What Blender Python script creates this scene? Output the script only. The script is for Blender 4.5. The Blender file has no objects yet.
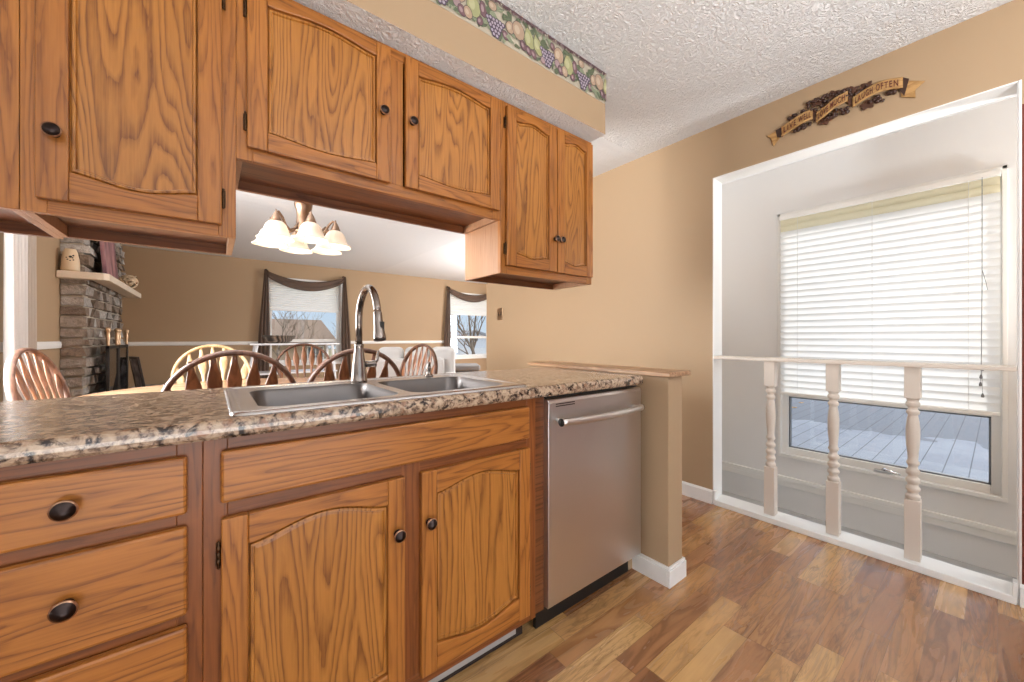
import bpy, bmesh, math, random
from mathutils import Vector, Matrix
PI = math.pi
SC = bpy.context.scene
COL = SC.collection
R_ = random.Random(7)

# ------------------------------------------------------------------ camera, world, sun, exposure
CAM_H = 1.08
cam_d = bpy.data.cameras.new('camera'); cam = bpy.data.objects.new('camera', cam_d); COL.objects.link(cam)
cam.location = (0, 0, CAM_H)
cam.rotation_euler = (PI/2, 0, math.radians(51.84) - PI/2)
cam_d.sensor_width = 36.0; cam_d.lens = 36.0*382/1024; cam_d.shift_y = -3/1024
cam_d.clip_start = 0.02; cam_d.clip_end = 200
SC.camera = cam
SC.view_settings.view_transform = 'Standard'
SC.view_settings.look = 'None'
SC.view_settings.exposure = 0.0
SC.view_settings.gamma = 1.0
SC.view_settings.use_curve_mapping = False
SC.cycles.use_denoising = True
SC.cycles.max_bounces = 8
SC.cycles.diffuse_bounces = 5
SC.cycles.sample_clamp_indirect = 6.0

w = bpy.data.worlds.new('sky'); SC.world = w; w.use_nodes = True
nt = w.node_tree; nt.nodes.clear()
wo = nt.nodes.new('ShaderNodeOutputWorld'); wb = nt.nodes.new('ShaderNodeBackground')
tc = nt.nodes.new('ShaderNodeTexCoord'); sx = nt.nodes.new('ShaderNodeSeparateXYZ'); rp = nt.nodes.new('ShaderNodeValToRGB')
nt.links.new(tc.outputs['Generated'], sx.inputs[0]); nt.links.new(sx.outputs['Z'], rp.inputs[0])
e_ = rp.color_ramp.elements; e_.new(.14)
for el, (p_, c_) in zip(e_, ((0, (.66, .78, .90, 1)), (.14, (.50, .71, .95, 1)), (.6, (1.5, 1.65, 1.9, 1)))): el.position = p_; el.color = c_
nt.links.new(rp.outputs[0], wb.inputs[0]); wb.inputs[1].default_value = 1.0
nt.links.new(wb.outputs[0], wo.inputs[0])

def light(name, kind, loc, energy, color=(1, 1, 1), size=None, size_y=None, rot=(0, 0, 0), radius=None, spread=None):
    d = bpy.data.lights.new(name, kind); d.energy = energy; d.color = color
    if kind == 'AREA':
        d.shape = 'RECTANGLE'; d.size = size; d.size_y = size_y or size
        if spread: d.spread = spread
    if radius is not None and kind == 'POINT': d.shadow_soft_size = radius
    if kind == 'SUN': d.angle = math.radians(2)
    o = bpy.data.objects.new(name, d); o.location = loc; o.rotation_euler = rot; COL.objects.link(o); return o

light('sun', 'SUN', (0, 0, 20), 2.7, (1, .96, .90), rot=(math.radians(50), 0, math.radians(84)))
# added fill: rear kitchen and living room, all unseen; daylight at the dining window
light('rear_fill', 'AREA', (0.1, -2.38, 1.25), 16, (.97, .985, 1), 2.5, 2.0, rot=(PI/2, 0, 0))
light('rear_up_fill', 'AREA', (0.1, -2.2, 0.25), 34, (.98, .985, 1), 2.5, 0.5, rot=(math.radians(140), 0, 0))  # aimed up, added to brighten the kitchen ceiling
light('living_fill', 'AREA', (6.12, 4.8, 1.35), 190, (.95, .98, 1), 1.5, 1.7, rot=(0, PI/2, 0))  # unseen fill added for the living room and the chimney front
light('dining_window_daylight', 'AREA', (-1.2, 2.78, 1.35), 180, (.97, .99, 1), 1.3, 1.5, rot=(0, -PI/2, 0))
FILL_LAMPS = [('kitchen', 1.0, -1.0, 1.25, 92), ('kitchen', -1.5, -1.0, 1.40, 38), ('living room', 4.6, 4.7, 1.30, 95), ('dining room', -.80, 2.02, 1.40, 100), ('stair hall', 3.15, -1.3, .75, 58), ('stair hall', 3.1, 3.25, .8, 64)]
for nm_, x_, y_, z_, e_ in FILL_LAMPS:   # fill uplights added out of view to brighten the ceilings, bodies built below
    light('uplight', 'AREA', (x_, y_, z_), e_, (.96, .98, 1), .26, .26, rot=(PI, 0, 0))
light('stair_fill', 'POINT', (3.12, -0.95, 1.90), 14, (.97, .985, 1), radius=.06)  # unseen point light added to brighten the stairwell

# ------------------------------------------------------------------ colour and materials
def L(h, a=1.0):
    h = h.lstrip('#'); v = [int(h[i:i+2], 16)/255 for i in (0, 2, 4)]
    return tuple((c/12.92 if c <= .04045 else ((c+.055)/1.055)**2.4) for c in v) + (a,)
MATS = {}
def base_mat(name, color, rough=.5, metal=0., spec=.5, coat=0.):
    m = bpy.data.materials.new(name); m.use_nodes = True
    b = m.node_tree.nodes['Principled BSDF']
    b.inputs['Base Color'].default_value = L(color) if isinstance(color, str) else color
    b.inputs['Roughness'].default_value = rough; b.inputs['Metallic'].default_value = metal
    b.inputs['Specular IOR Level'].default_value = spec; b.inputs['Coat Weight'].default_value = coat
    MATS[name] = m; return m
class N:
    """small node-graph helper"""
    def __init__(s, m): s.t = m.node_tree; s.b = s.t.nodes['Principled BSDF']
    def n(s, kind, **kw):
        nd = s.t.nodes.new('ShaderNode'+kind)
        for k, v in kw.items(): setattr(nd, k, v)
        return nd
    def l(s, a, b): s.t.links.new(a, b)
    def put(s, sock, v):
        if hasattr(v, 'is_output') or isinstance(v, bpy.types.NodeSocket): s.l(v, sock)
        else: sock.default_value = v
    def math(s, op, a, b=None, c=None, clamp=False):
        nd = s.n('Math', operation=op, use_clamp=clamp)
        s.put(nd.inputs[0], a)
        if b is not None: s.put(nd.inputs[1], b)
        if c is not None: s.put(nd.inputs[2], c)
        return nd.outputs[0]
    def coords(s, kind='Object'): return s.n('TexCoord').outputs[kind]
    def sep(s, v):
        nd = s.n('SeparateXYZ'); s.l(v, nd.inputs[0]); return nd.outputs
    def comb(s, x, y, z):
        nd = s.n('CombineXYZ')
        for i, v in enumerate((x, y, z)): s.put(nd.inputs[i], v)
        return nd.outputs[0]
    def mapping(s, v, scale=(1, 1, 1), loc=(0, 0, 0), rot=(0, 0, 0)):
        nd = s.n('Mapping'); s.l(v, nd.inputs[0]); nd.inputs['Scale'].default_value = scale
        nd.inputs['Location'].default_value = loc; nd.inputs['Rotation'].default_value = rot; return nd.outputs[0]
    def noise(s, v, scale=5, detail=2, rough=.5, dist=0, w=None, out='Fac'):
        nd = s.n('TexNoise', noise_dimensions='4D' if w is not None else '3D')
        if v is not None: s.l(v, nd.inputs['Vector'])
        nd.inputs['Scale'].default_value = scale; nd.inputs['Detail'].default_value = detail
        nd.inputs['Roughness'].default_value = rough; nd.inputs['Distortion'].default_value = dist
        if w is not None: s.put(nd.inputs['W'], w)
        return nd.outputs[out]
    def voronoi(s, v, scale=5, feature='F1', out='Distance', rnd=1):
        nd = s.n('TexVoronoi', feature=feature); s.l(v, nd.inputs['Vector']); nd.inputs['Scale'].default_value = scale
        nd.inputs['Randomness'].default_value = rnd
        return nd.outputs[out]
    def white(s, v, out='Value'):
        nd = s.n('TexWhiteNoise', noise_dimensions='3D'); s.l(v, nd.inputs['Vector']); return nd.outputs[out]
    def ramp(s, f, stops, interp='LINEAR'):
        nd = s.n('ValToRGB'); s.l(f, nd.inputs[0]); cr = nd.color_ramp; cr.interpolation = interp
        while len(cr.elements) < len(stops): cr.elements.new(.5)
        for e, (p, c) in zip(cr.elements, stops): e.position = p; e.color = L(c) if isinstance(c, str) else c
        return nd.outputs[0]
    def mix(s, f, a, b, mode='MIX'):
        nd = s.n('Mix', data_type='RGBA', blend_type=mode, clamp_result=False)
        s.put(nd.inputs['Factor'], f)
        for sock, v in ((nd.inputs[6], a), (nd.inputs[7], b)):
            s.put(sock, L(v) if isinstance(v, str) else v)
        return nd.outputs[2]
    def color(s, v): s.l(v, s.b.inputs['Base Color'])
    def bump(s, h, strength=.2, dist=.01):
        nd = s.n('Bump'); nd.inputs['Strength'].default_value = strength; nd.inputs['Distance'].default_value = dist
        s.l(h, nd.inputs['Height']); s.l(nd.outputs[0], s.b.inputs['Normal'])
    def rnd(s): return s.math('MULTIPLY', s.n('ObjectInfo').outputs['Random'], 40.0)

def oak(name, axis, light_c, mid_c, dark_c, fx=6.5, fl=.75, rings=62, rough=.36, fig=1.0, wob=.0):
    """plain-sawn oak: contour lines of a stretched noise give the cathedrals, short dark pores follow the grain"""
    m = base_mat(name, mid_c, rough, spec=.45); g = N(m)
    co = g.coords('Object'); rn = g.rnd()
    s = [fx, fx, fx]; s['xyz'.index(axis)] = fl
    n1 = g.noise(g.mapping(co, s), 1, 1.6, .40, .0, w=rn)
    s4 = [60, 60, 60]; s4['xyz'.index(axis)] = 14
    jig = g.noise(g.mapping(co, s4), 1, 2, .55, w=rn)
    ph = g.math('FRACT', g.math('MULTIPLY_ADD', n1, rings, g.math('MULTIPLY', jig, .55)))
    s2 = [260, 260, 260]; s2['xyz'.index(axis)] = 9
    pore = g.noise(g.mapping(co, s2), 1, 2, .6, w=rn)
    s3 = [9, 9, 9]; s3['xyz'.index(axis)] = 1.0
    broad = g.noise(g.mapping(co, s3), 1, 2, .5, w=rn)
    band = g.ramp(ph, [(0, (1, 1, 1, 1)), (.10, (.75, .75, .75, 1)), (.42, (.12, .12, .12, 1)), (.80, (0, 0, 0, 1)), (.97, (.55, .55, .55, 1)), (1, (1, 1, 1, 1))])
    pm = g.math('MULTIPLY', g.math('SUBTRACT', pore, .36, clamp=True), 3.2, clamp=True)
    fac = g.math('MULTIPLY', g.math('MULTIPLY', band, g.math('MULTIPLY_ADD', pm, .5, .55)), fig, clamp=True)
    c1 = g.mix(g.math('MULTIPLY_ADD', broad, 1.6, -.45, clamp=True), light_c, mid_c)
    c2 = g.mix(g.math('MULTIPLY', pm, .20), c1, dark_c)
    c3 = g.mix(fac, c2, dark_c)
    g.color(c3)
    g.bump(g.math('ADD', g.math('MULTIPLY', pore, .6), g.math('MULTIPLY', band, -.3)), .10, .002)
    return m
OAK_V = oak('oak_vertical_grain', 'z', '#b27232', '#9c6028', '#683814', fx=17, fl=1.0, rings=15, fig=.85)
OAK_H = oak('oak_horizontal_grain', 'x', '#b07031', '#9a5d26', '#663714', fx=15, fl=1.0, rings=16, fig=.9)
OAK_F = oak('oak_frame_shaded', 'z', '#8e5226', '#79431d', '#52290f', fx=20, fl=1.0, rings=14, fig=.7)  # base frames darker than the doors: counter and door shade put into the oak
OAK_FH = oak('oak_frame_rail_shaded', 'x', '#8e5226', '#79431d', '#52290f', fx=20, fl=1.0, rings=14, fig=.7)
OAK_Y = oak('oak_side_grain', 'z', '#b08463', '#a0734f', '#83593c', fx=24, fl=1, rings=14, fig=.5)
OAK_P = oak('oak_door_panel', 'z', '#b87b38', '#a2682b', '#683a15', fx=8.5, fl=1.05, rings=24, fig=1.0)
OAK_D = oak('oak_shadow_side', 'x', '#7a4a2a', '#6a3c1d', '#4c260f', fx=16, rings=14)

def paint(name, c, rough=.6, bscale=220, bstr=.05):
    m = base_mat(name, c, rough, spec=.3); g = N(m)
    co = g.coords('Object')
    n = g.noise(co, bscale, 2)
    big = g.noise(co, 1.3, 2)
    h = L(c); d = tuple(x*.93 for x in h[:3])+(1,)
    g.color(g.mix(big, d, h)); g.bump(n, bstr, .002); return m
TAN = paint('tan_wall_paint', '#a98f71')
WHITE = paint('white_trim_paint', '#ecebe8', .35, 60, .02)
STAIRW = paint('pale_grey_wall_paint', '#e4e4e4', .6)
RED = paint('dark_red_wall', '#6b3222', .5)  # dark red tone of the lower wall beside the opening
LANDING = paint('grey_landing_floor', '#b4b4b3', .8, 300, .3)
CREAM = paint('cream_rail_paint', '#d3c8bc', .4, 60, .03)

m = base_mat('stippled_ceiling', '#dededd', .85, spec=.2); g = N(m); CEIL = m
co = g.coords('Object')
n1 = g.noise(co, 40, 3, .65, 1.8); n2 = g.noise(co, 110, 2, .6)
h = g.math('ADD', g.ramp(n1, [(.38, (0, 0, 0, 1)), (.62, (1, 1, 1, 1))]), g.math('MULTIPLY', n2, .35))
g.color(g.mix(n1, '#e8e8e8', '#f2f2f1')); g.bump(h, .7, .016)  # stipple hollows slightly greyer: crevice shade put into the colour
m = base_mat('swirled_ceiling', '#d8d9da', .85, spec=.2); g = N(m); CEIL2 = m
co = g.coords('Object')
wv = g.n('TexWave', wave_type='BANDS', bands_direction='Y'); g.l(co, wv.inputs[0]); wv.inputs['Scale'].default_value = 3.2
wv.inputs['Distortion'].default_value = 5; wv.inputs['Detail'].default_value = 2
g.bump(g.math('ADD', wv.outputs['Fac'], g.noise(co, 60, 2)), .35, .006)
SMOOTHC = paint('smooth_white_ceiling', '#dfe0e1', .8)

# laminate floor: random-length strips with figured grain
m = base_mat('walnut_strip_floor', '#96683f', .27, spec=.5, coat=.35)
m.node_tree.nodes['Principled BSDF'].inputs['Coat Roughness'].default_value = .16; g = N(m); FLOOR = m
X, Y, Z = g.sep(g.coords('Object'))
PW, PL = .0795, .56
row = g.math('FLOOR', g.math('DIVIDE', Y, PW))
sh = g.math('MULTIPLY', g.white(g.comb(row, 3.3, 1.7)), PL*5)
xs = g.math('DIVIDE', g.math('ADD', X, sh), PL)
colm = g.math('FLOOR', xs)
pid = g.comb(row, colm, 9.1)
r1 = g.white(pid); r2 = g.white(g.comb(colm, row, 4.4))
off = g.comb(g.math('MULTIPLY', r1, 31), g.math('MULTIPLY', r2, 17), 0)
va = g.n('VectorMath', operation='ADD'); g.l(g.comb(g.math('MULTIPLY', X, 2.0), g.math('MULTIPLY', Y, 15), 0), va.inputs[0]); g.l(off, va.inputs[1])
gn = g.noise(va.outputs[0], 1, 3.0, .55, .9)
fig = g.math('MULTIPLY_ADD', g.math('SINE', g.math('MULTIPLY', gn, g.math('MULTIPLY_ADD', r2, 45, 12))), .5, .5)
fine = g.noise(g.mapping(g.coords('Object'), (9, 190, 1)), 1, 2)
tone = g.ramp(r1, [(0, '#986947'), (.3, '#aa7850'), (.6, '#b58456'), (.82, '#c49561'), (1, '#cfa46c')])
dk = g.mix(1.0, tone, (.46, .41, .37, 1), 'MULTIPLY')
c = g.mix(g.math('MULTIPLY', g.math('POWER', fig, 3.0), g.math('MULTIPLY_ADD', r1, -.35, .85)), tone, dk)
c = g.mix(g.math('MULTIPLY', fine, .35), c, dk)
vn = g.noise(va.outputs[0], 1.7, 4.0, .6, 1.4)
vein = g.ramp(g.math('ABSOLUTE', g.math('SUBTRACT', vn, .5)), [(0, (1, 1, 1, 1)), (.012, (.8, .8, .8, 1)), (.045, (0, 0, 0, 1))])
c = g.mix(g.math('MULTIPLY', vein, g.math('MULTIPLY_ADD', r2, .6, .0)), c, '#4a2c1a')
fy = g.math('FRACT', g.math('DIVIDE', Y, PW)); fx_ = g.math('FRACT', xs)
edge = g.math('MAXIMUM', g.math('LESS_THAN', fy, .018), g.math('LESS_THAN', fx_, .0035))
c = g.mix(g.math('MULTIPLY', edge, .55), c, '#3a2415')
g.color(c); g.bump(g.math('ADD', g.math('MULTIPLY', fine, .3), g.math('MULTIPLY', edge, -1)), .06, .002)
g.l(g.math('MULTIPLY_ADD', gn, .14, .20), g.b.inputs['Roughness'])

# granite-look laminate
m = base_mat('granite_laminate', '#a98f78', .17, spec=.6); g = N(m); GRANITE = m
co = g.coords('Object')
a = g.noise(co, 55, 4, .65, .6); b = g.noise(g.mapping(co, loc=(3, 7, 1)), 34, 4, .6, .8); c_ = g.noise(g.mapping(co, loc=(9, 2, 4)), 110, 3, .6)
col = g.ramp(a, [(.27, '#2c211e'), (.395, '#6b5748'), (.46, '#98806b'), (.54, '#b19a82'), (.72, '#c2ab92')])
col = g.mix(g.math('MULTIPLY', g.math('SUBTRACT', b, .52, clamp=True), 9, clamp=True), col, '#2f2521')
col = g.mix(g.math('MULTIPLY', g.math('SUBTRACT', c_, .58, clamp=True), 7, clamp=True), col, '#c2a692')
col = g.mix(g.math('MULTIPLY', g.math('SUBTRACT', g.noise(g.mapping(co, loc=(5, 5, 8)), 38, 2), .60, clamp=True), 7, clamp=True), col, '#967058')
g.color(col)

def metal(name, c, rough, brushed=None, aniso=0):
    m = base_mat(name, c, rough, 1.0); g = N(m)
    if brushed:
        n = g.noise(g.mapping(g.coords('Object'), brushed), 1, 2, .6)
        g.l(g.math('MULTIPLY_ADD', n, .16, rough-.08), g.b.inputs['Roughness']); g.bump(n, .04, .001)
    return m
STEEL = metal('brushed_steel', '#d6d2cf', .36)
BOWLST = metal('shaded_bowl_steel', '#66615f', .36)  # same sink steel, darkened: the bowls' brown reflection put into the colour
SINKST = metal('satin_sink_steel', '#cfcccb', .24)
NICKEL = metal('dark_brushed_nickel', '#8d837c', .25)
CHROME = metal('bright_steel', '#d8d8d8', .14)
BRONZE = metal('oil_rubbed_bronze', '#3b3230', .34)
HINGE = metal('dark_antique_hinge', '#4e3a2a', .4)
BRONZER = metal('worn_bronze_edge', '#b08a70', .32)
LAMPBR = metal('brushed_bronze_lamp', '#8a7260', .38)
BRASS = metal('antique_brass', '#c7a888', .35)
BLACKM = base_mat('black_plastic', '#17130f', .5)
DARK = base_mat('toe_shade', '#24150d', .8)  # toe boards: shadow under the cabinets put into the colour
GREYSTRIP = base_mat('grey_toe_strip', '#a9a4a0', .4)
PORC = base_mat('beige_ceramic', '#cdb697', .45)
CORD = base_mat('grey_cord', '#77777a', .7)

def glass(name, tint=(1, 1, 1, 1), refl=.045):
    m = bpy.data.materials.new(name); m.use_nodes = True; t = m.node_tree; t.nodes.clear()
    o = t.nodes.new('ShaderNodeOutputMaterial'); mx = t.nodes.new('ShaderNodeMixShader'); mx.inputs[0].default_value = refl
    tr = t.nodes.new('ShaderNodeBsdfTransparent'); tr.inputs[0].default_value = tint
    gl = t.nodes.new('ShaderNodeBsdfGlossy'); gl.inputs['Roughness'].default_value = .02
    t.links.new(tr.outputs[0], mx.inputs[1]); t.links.new(gl.outputs[0], mx.inputs[2]); t.links.new(mx.outputs[0], o.inputs[0]); return m
GLASS = glass('window_glass')
SMOKED = glass('smoked_screen_glass', (.42, .47, .54, 1), .6)

def cloth(name, c, transl=.5, rough=.9, sheer=0.0, bump=None):
    m = bpy.data.materials.new(name); m.use_nodes = True; t = m.node_tree; t.nodes.clear()
    o = t.nodes.new('ShaderNodeOutputMaterial'); mx = t.nodes.new('ShaderNodeMixShader'); mx.inputs[0].default_value = transl
    d = t.nodes.new('ShaderNodeBsdfDiffuse'); d.inputs[0].default_value = L(c)
    r = t.nodes.new('ShaderNodeBsdfTranslucent'); r.inputs[0].default_value = L(c)
    tc = t.nodes.new('ShaderNodeTexCoord'); nz = t.nodes.new('ShaderNodeTexNoise'); nz.inputs['Scale'].default_value = 160
    bp = t.nodes.new('ShaderNodeBump'); bp.inputs['Strength'].default_value = .15; bp.inputs['Distance'].default_value = .002
    t.links.new(tc.outputs['Object'], nz.inputs['Vector']); t.links.new(nz.outputs['Fac'], bp.inputs['Height']); t.links.new(bp.outputs[0], d.inputs['Normal'])
    t.links.new(d.outputs[0], mx.inputs[1]); t.links.new(r.outputs[0], mx.inputs[2])
    last = mx.outputs[0]
    if sheer:
        m2 = t.nodes.new('ShaderNodeMixShader'); m2.inputs[0].default_value = sheer
        tr = t.nodes.new('ShaderNodeBsdfTransparent'); t.links.new(last, m2.inputs[1]); t.links.new(tr.outputs[0], m2.inputs[2]); last = m2.outputs[0]
    t.links.new(last, o.inputs[0]); return m
BLIND = cloth('white_blind_slat', '#f3f3f1', .5)
BLIND_WARM = cloth('warm_lit_blind_slat', '#ebe4c8', .5)  # top slats: warm light put into the slat colour
SHADE = cloth('white_pleated_shade', '#f4f3f0', .45)
SCARF = cloth('brown_sheer_scarf', '#7b685d', .35, sheer=.2)
CURTAIN = cloth('white_curtain', '#e8e6e4', .4)
CURTAING = cloth('beige_curtain', '#c9bdb0', .4)
SOFA = cloth('pale_grey_upholstery', '#d6d4d2', .0)
SOFAD = cloth('grey_upholstery', '#8f8d8d', .0)

def emit_glass(name, c, strength):
    m = base_mat(name, c, .4); b = m.node_tree.nodes['Principled BSDF']
    b.inputs['Emission Color'].default_value = L(c); b.inputs['Emission Strength'].default_value = strength; return m
LAMPGLASS = emit_glass('lit_alabaster_glass', '#e9d8c4', .16)
BULB = emit_glass('lit_bulb', '#fff3da', 2.5)

# stone: each stone its own tone
m = base_mat('stacked_field_stone', '#7b746c', .9, spec=.2); g = N(m); STONE = m
ri = g.n('NewGeometry').outputs['Random Per Island']
co = g.coords('Object')
cc = g.ramp(ri, [(0, '#75665a'), (.3, '#8f7f71'), (.55, '#a1958a'), (.8, '#b0aba5'), (1, '#c5c1bb')])
nn = g.noise(co, 26, 4, .65)
g.color(g.mix(g.ramp(nn, [(.35, (0, 0, 0, 1)), (.65, (1, 1, 1, 1))]), g.mix(1.0, cc, (.6, .58, .56, 1), 'MULTIPLY'), cc)); g.bump(nn, .9, .02)
MORTAR = paint('stone_mortar', '#b5a896', .9, 90, .5)

def wood(name, light_c, dark_c, sc=(18, 18, 2), rough=.35):
    m = base_mat(name, light_c, rough); g = N(m); co = g.coords('Object')
    n = g.noise(g.mapping(co, sc), 1, 3, .6, .6, w=g.rnd())
    v = g.math('MULTIPLY_ADD', g.math('SINE', g.math('MULTIPLY', n, 26)), .5, .5)
    g.color(g.mix(v, light_c, dark_c)); return m
CHAIRW = wood('honey_chair_wood', '#86583a', '#653f28')
CHAIRS_ = wood('walnut_chair_rail', '#715040', '#553a2d')
CHAIRP = wood('pale_chair_wood', '#d9bf98', '#c2a378')
CHAIRPS = wood('pale_chair_splat', '#cfb48d', '#b8966a')
TABLEW = wood('pale_table_wood', '#cfa987', '#b98e6b', (2, 14, 14), .25)
CAPW = wood('worn_wood_cap', '#b08a66', '#8a6544', (30, 3, 30), .4)
BARK = wood('grey_bark', '#8d7d6c', '#6d5f52', (6, 6, 2), .9)
DECKM = None
m = base_mat('grey_deck_boards', '#80868f', .75, spec=.15); g = N(m); DECKM = m
co = g.coords('Object'); X, Y, Z = g.sep(co)
ln = g.math('LESS_THAN', g.math('FRACT', g.math('DIVIDE', Y, .145)), .05)
nz = g.noise(co, 1.2, 4, .6)
c = g.mix(g.ramp(nz, [(.45, (0, 0, 0, 1)), (.55, (1, 1, 1, 1))]), '#868c96', '#8f959e')
c = g.mix(g.math('GREATER_THAN', g.math('ADD', X, g.math('MULTIPLY', g.noise(co, 2.2, 3), 2.2)), 7.5), c, '#6d727a')
g.color(g.mix(g.math('MULTIPLY', ln, .75), c, '#3f444b'))
LAWN = paint('dry_winter_lawn', '#9c9273', .95, 20, .4)
DRIVE = paint('pale_driveway', '#a9a8a7', .9, 60, .2)
ROOFB = paint('brown_shingles', '#84705f', .9, 40, .4)
SIDEB = paint('tan_siding', '#bda58e', .8)
SIDEW = paint('white_siding', '#e4e6e8', .7)
ROOFG = paint('grey_shingles', '#9b9c9f', .9, 40, .4)
WINDK = base_mat('dark_window_pane', '#4a525a', .2)

# ------------------------------------------------------------------ mesh helpers
def box(bm, x0, x1, y0, y1, z0, z1, mi=0):
    vs = [bm.verts.new(p) for p in ((x0, y0, z0), (x1, y0, z0), (x1, y1, z0), (x0, y1, z0), (x0, y0, z1), (x1, y0, z1), (x1, y1, z1), (x0, y1, z1))]
    for f in ((3, 2, 1, 0), (4, 5, 6, 7), (0, 1, 5, 4), (1, 2, 6, 5), (2, 3, 7, 6), (3, 0, 4, 7)):
        bm.faces.new([vs[i] for i in f]).material_index = mi
    return vs
def prism(bm, pts, axis, a0, a1, mi=0):
    """polygon pts in the plane across axis: x->(y,z), y->(x,z), z->(x,y)"""
    def P(p, a): return {'x': (a, p[0], p[1]), 'y': (p[0], a, p[1]), 'z': (p[0], p[1], a)}[axis]
    A = [bm.verts.new(P(p, a0)) for p in pts]; B = [bm.verts.new(P(p, a1)) for p in pts]; n = len(pts)
    fs = [bm.faces.new(A), bm.faces.new(list(reversed(B)))]
    for i in range(n): fs.append(bm.faces.new((A[i], B[i], B[(i+1) % n], A[(i+1) % n])))
    for f in fs: f.material_index = mi
    return A+B
def tube(bm, pts, r, seg=10, mi=0, closed=False, flat=1.0):
    pts = [Vector(p) for p in pts]; n = len(pts); rr = r if isinstance(r, (list, tuple)) else [r]*n
    rings = []; prev = None
    for i, p in enumerate(pts):
        if closed: t = pts[(i+1) % n]-pts[i-1]
        else: t = pts[min(i+1, n-1)]-pts[max(i-1, 0)]
        t.normalize()
        if prev is None:
            up = Vector((0, 0, 1)) if abs(t.z) < .9 else Vector((1, 0, 0)); a = t.cross(up).normalized()
        else: a = (prev-t*prev.dot(t)).normalized()
        prev = a; b = t.cross(a)
        rings.append([bm.verts.new(p+a*math.cos(k*2*PI/seg)*rr[i]+b*math.sin(k*2*PI/seg)*rr[i]*flat) for k in range(seg)])
    for i in range(n if closed else n-1):
        q, s = rings[i], rings[(i+1) % n]
        for k in range(seg):
            f = bm.faces.new((q[k], q[(k+1) % seg], s[(k+1) % seg], s[k])); f.material_index = mi; f.smooth = True
    if not closed:
        bm.faces.new(list(reversed(rings[0]))).material_index = mi; bm.faces.new(rings[-1]).material_index = mi
def lathe(bm, prof, c=(0, 0, 0), d=(0, 0, 1), seg=20, mi=0, mis=None, close=True, wav=None):
    c = Vector(c); d = Vector(d).normalized(); a = d.orthogonal().normalized(); b = d.cross(a)
    if abs(d.z) > .99: a, b = Vector((1, 0, 0)), Vector((0, 1, 0))*(1 if d.z > 0 else -1)
    rings = []
    for j, (r, h) in enumerate(prof):
        ring = []
        for k in range(seg):
            th = k*2*PI/seg; q = r*(1+(wav(j, th) if wav else 0))
            ring.append(bm.verts.new(c+d*h+a*q*math.cos(th)+b*q*math.sin(th)))
        rings.append(ring)
    for i in range(len(rings)-1):
        for k in range(seg):
            f = bm.faces.new((rings[i][k], rings[i][(k+1) % seg], rings[i+1][(k+1) % seg], rings[i+1][k]))
            f.smooth = True; f.material_index = mis[i] if mis else mi
    if close:
        for ring, rev in ((rings[0], True), (rings[-1], False)):
            try: bm.faces.new(list(reversed(ring)) if rev else ring).material_index = (mis[0] if rev else mis[-1]) if mis else mi
            except ValueError: pass
def sheet(bm, rows, mi=0, smooth=True):
    """grid of points -> surface"""
    V = [[bm.verts.new(p) for p in r] for r in rows]
    for i in range(len(V)-1):
        for j in range(len(V[0])-1):
            f = bm.faces.new((V[i][j], V[i][j+1], V[i+1][j+1], V[i+1][j])); f.smooth = smooth; f.material_index = mi
def xf(bm, M):
    bmesh.ops.transform(bm, matrix=M, verts=bm.verts); return bm
def new(): return bmesh.new()

def link(name, bm, mats, parent=None, bevel=0, seg=2, solid=0, subsurf=0):
    bmesh.ops.recalc_face_normals(bm, faces=bm.faces)
    me = bpy.data.meshes.new(name); bm.to_mesh(me); bm.free()
    for mm in (mats if isinstance(mats, (list, tuple)) else [mats]): me.materials.append(mm)
    o = bpy.data.objects.new(name, me); COL.objects.link(o)
    if parent: o.parent = parent
    if solid:
        s = o.modifiers.new('thick', 'SOLIDIFY'); s.thickness = solid; s.offset = 0
    if subsurf:
        s = o.modifiers.new('smooth', 'SUBSURF'); s.levels = s.render_levels = subsurf
    if bevel:
        b = o.modifiers.new('edge', 'BEVEL'); b.width = bevel; b.segments = seg; b.limit_method = 'ANGLE'; b.angle_limit = math.radians(38)
    return o
def tag(o, label, cat, group=None, kind=None):
    o['label'] = label; o['category'] = cat
    if group: o['group'] = group
    if kind: o['kind'] = kind
    return o
def thing(name, label, cat, loc=(0, 0, 0), rz=0, group=None):
    o = bpy.data.objects.new(name, None); COL.objects.link(o); o.empty_display_size = .05
    o.location = loc; o.rotation_euler = (0, 0, rz); return tag(o, label, cat, group)
def part(name, bm, mats, root, parent=None, world=True, **kw):
    """bm in world coordinates; root is an unrotated Empty; the part shares the root's origin"""
    if world: xf(bm, Matrix.Translation(-Vector(root.location)))
    return link(name, bm, mats, parent or root, **kw)
def struct(name, bm, mats, label=None, cat=None, parent=None, **kw):
    o = link(name, bm, mats, parent, **kw)
    if not parent: o['kind'] = 'structure'; o['label'] = label; o['category'] = cat
    return o
def copy_tree(o, parent=None):
    c = o.copy(); COL.objects.link(c)
    if parent: c.parent = parent
    for ch in list(o.children): copy_tree(ch, c)
    return c

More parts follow.
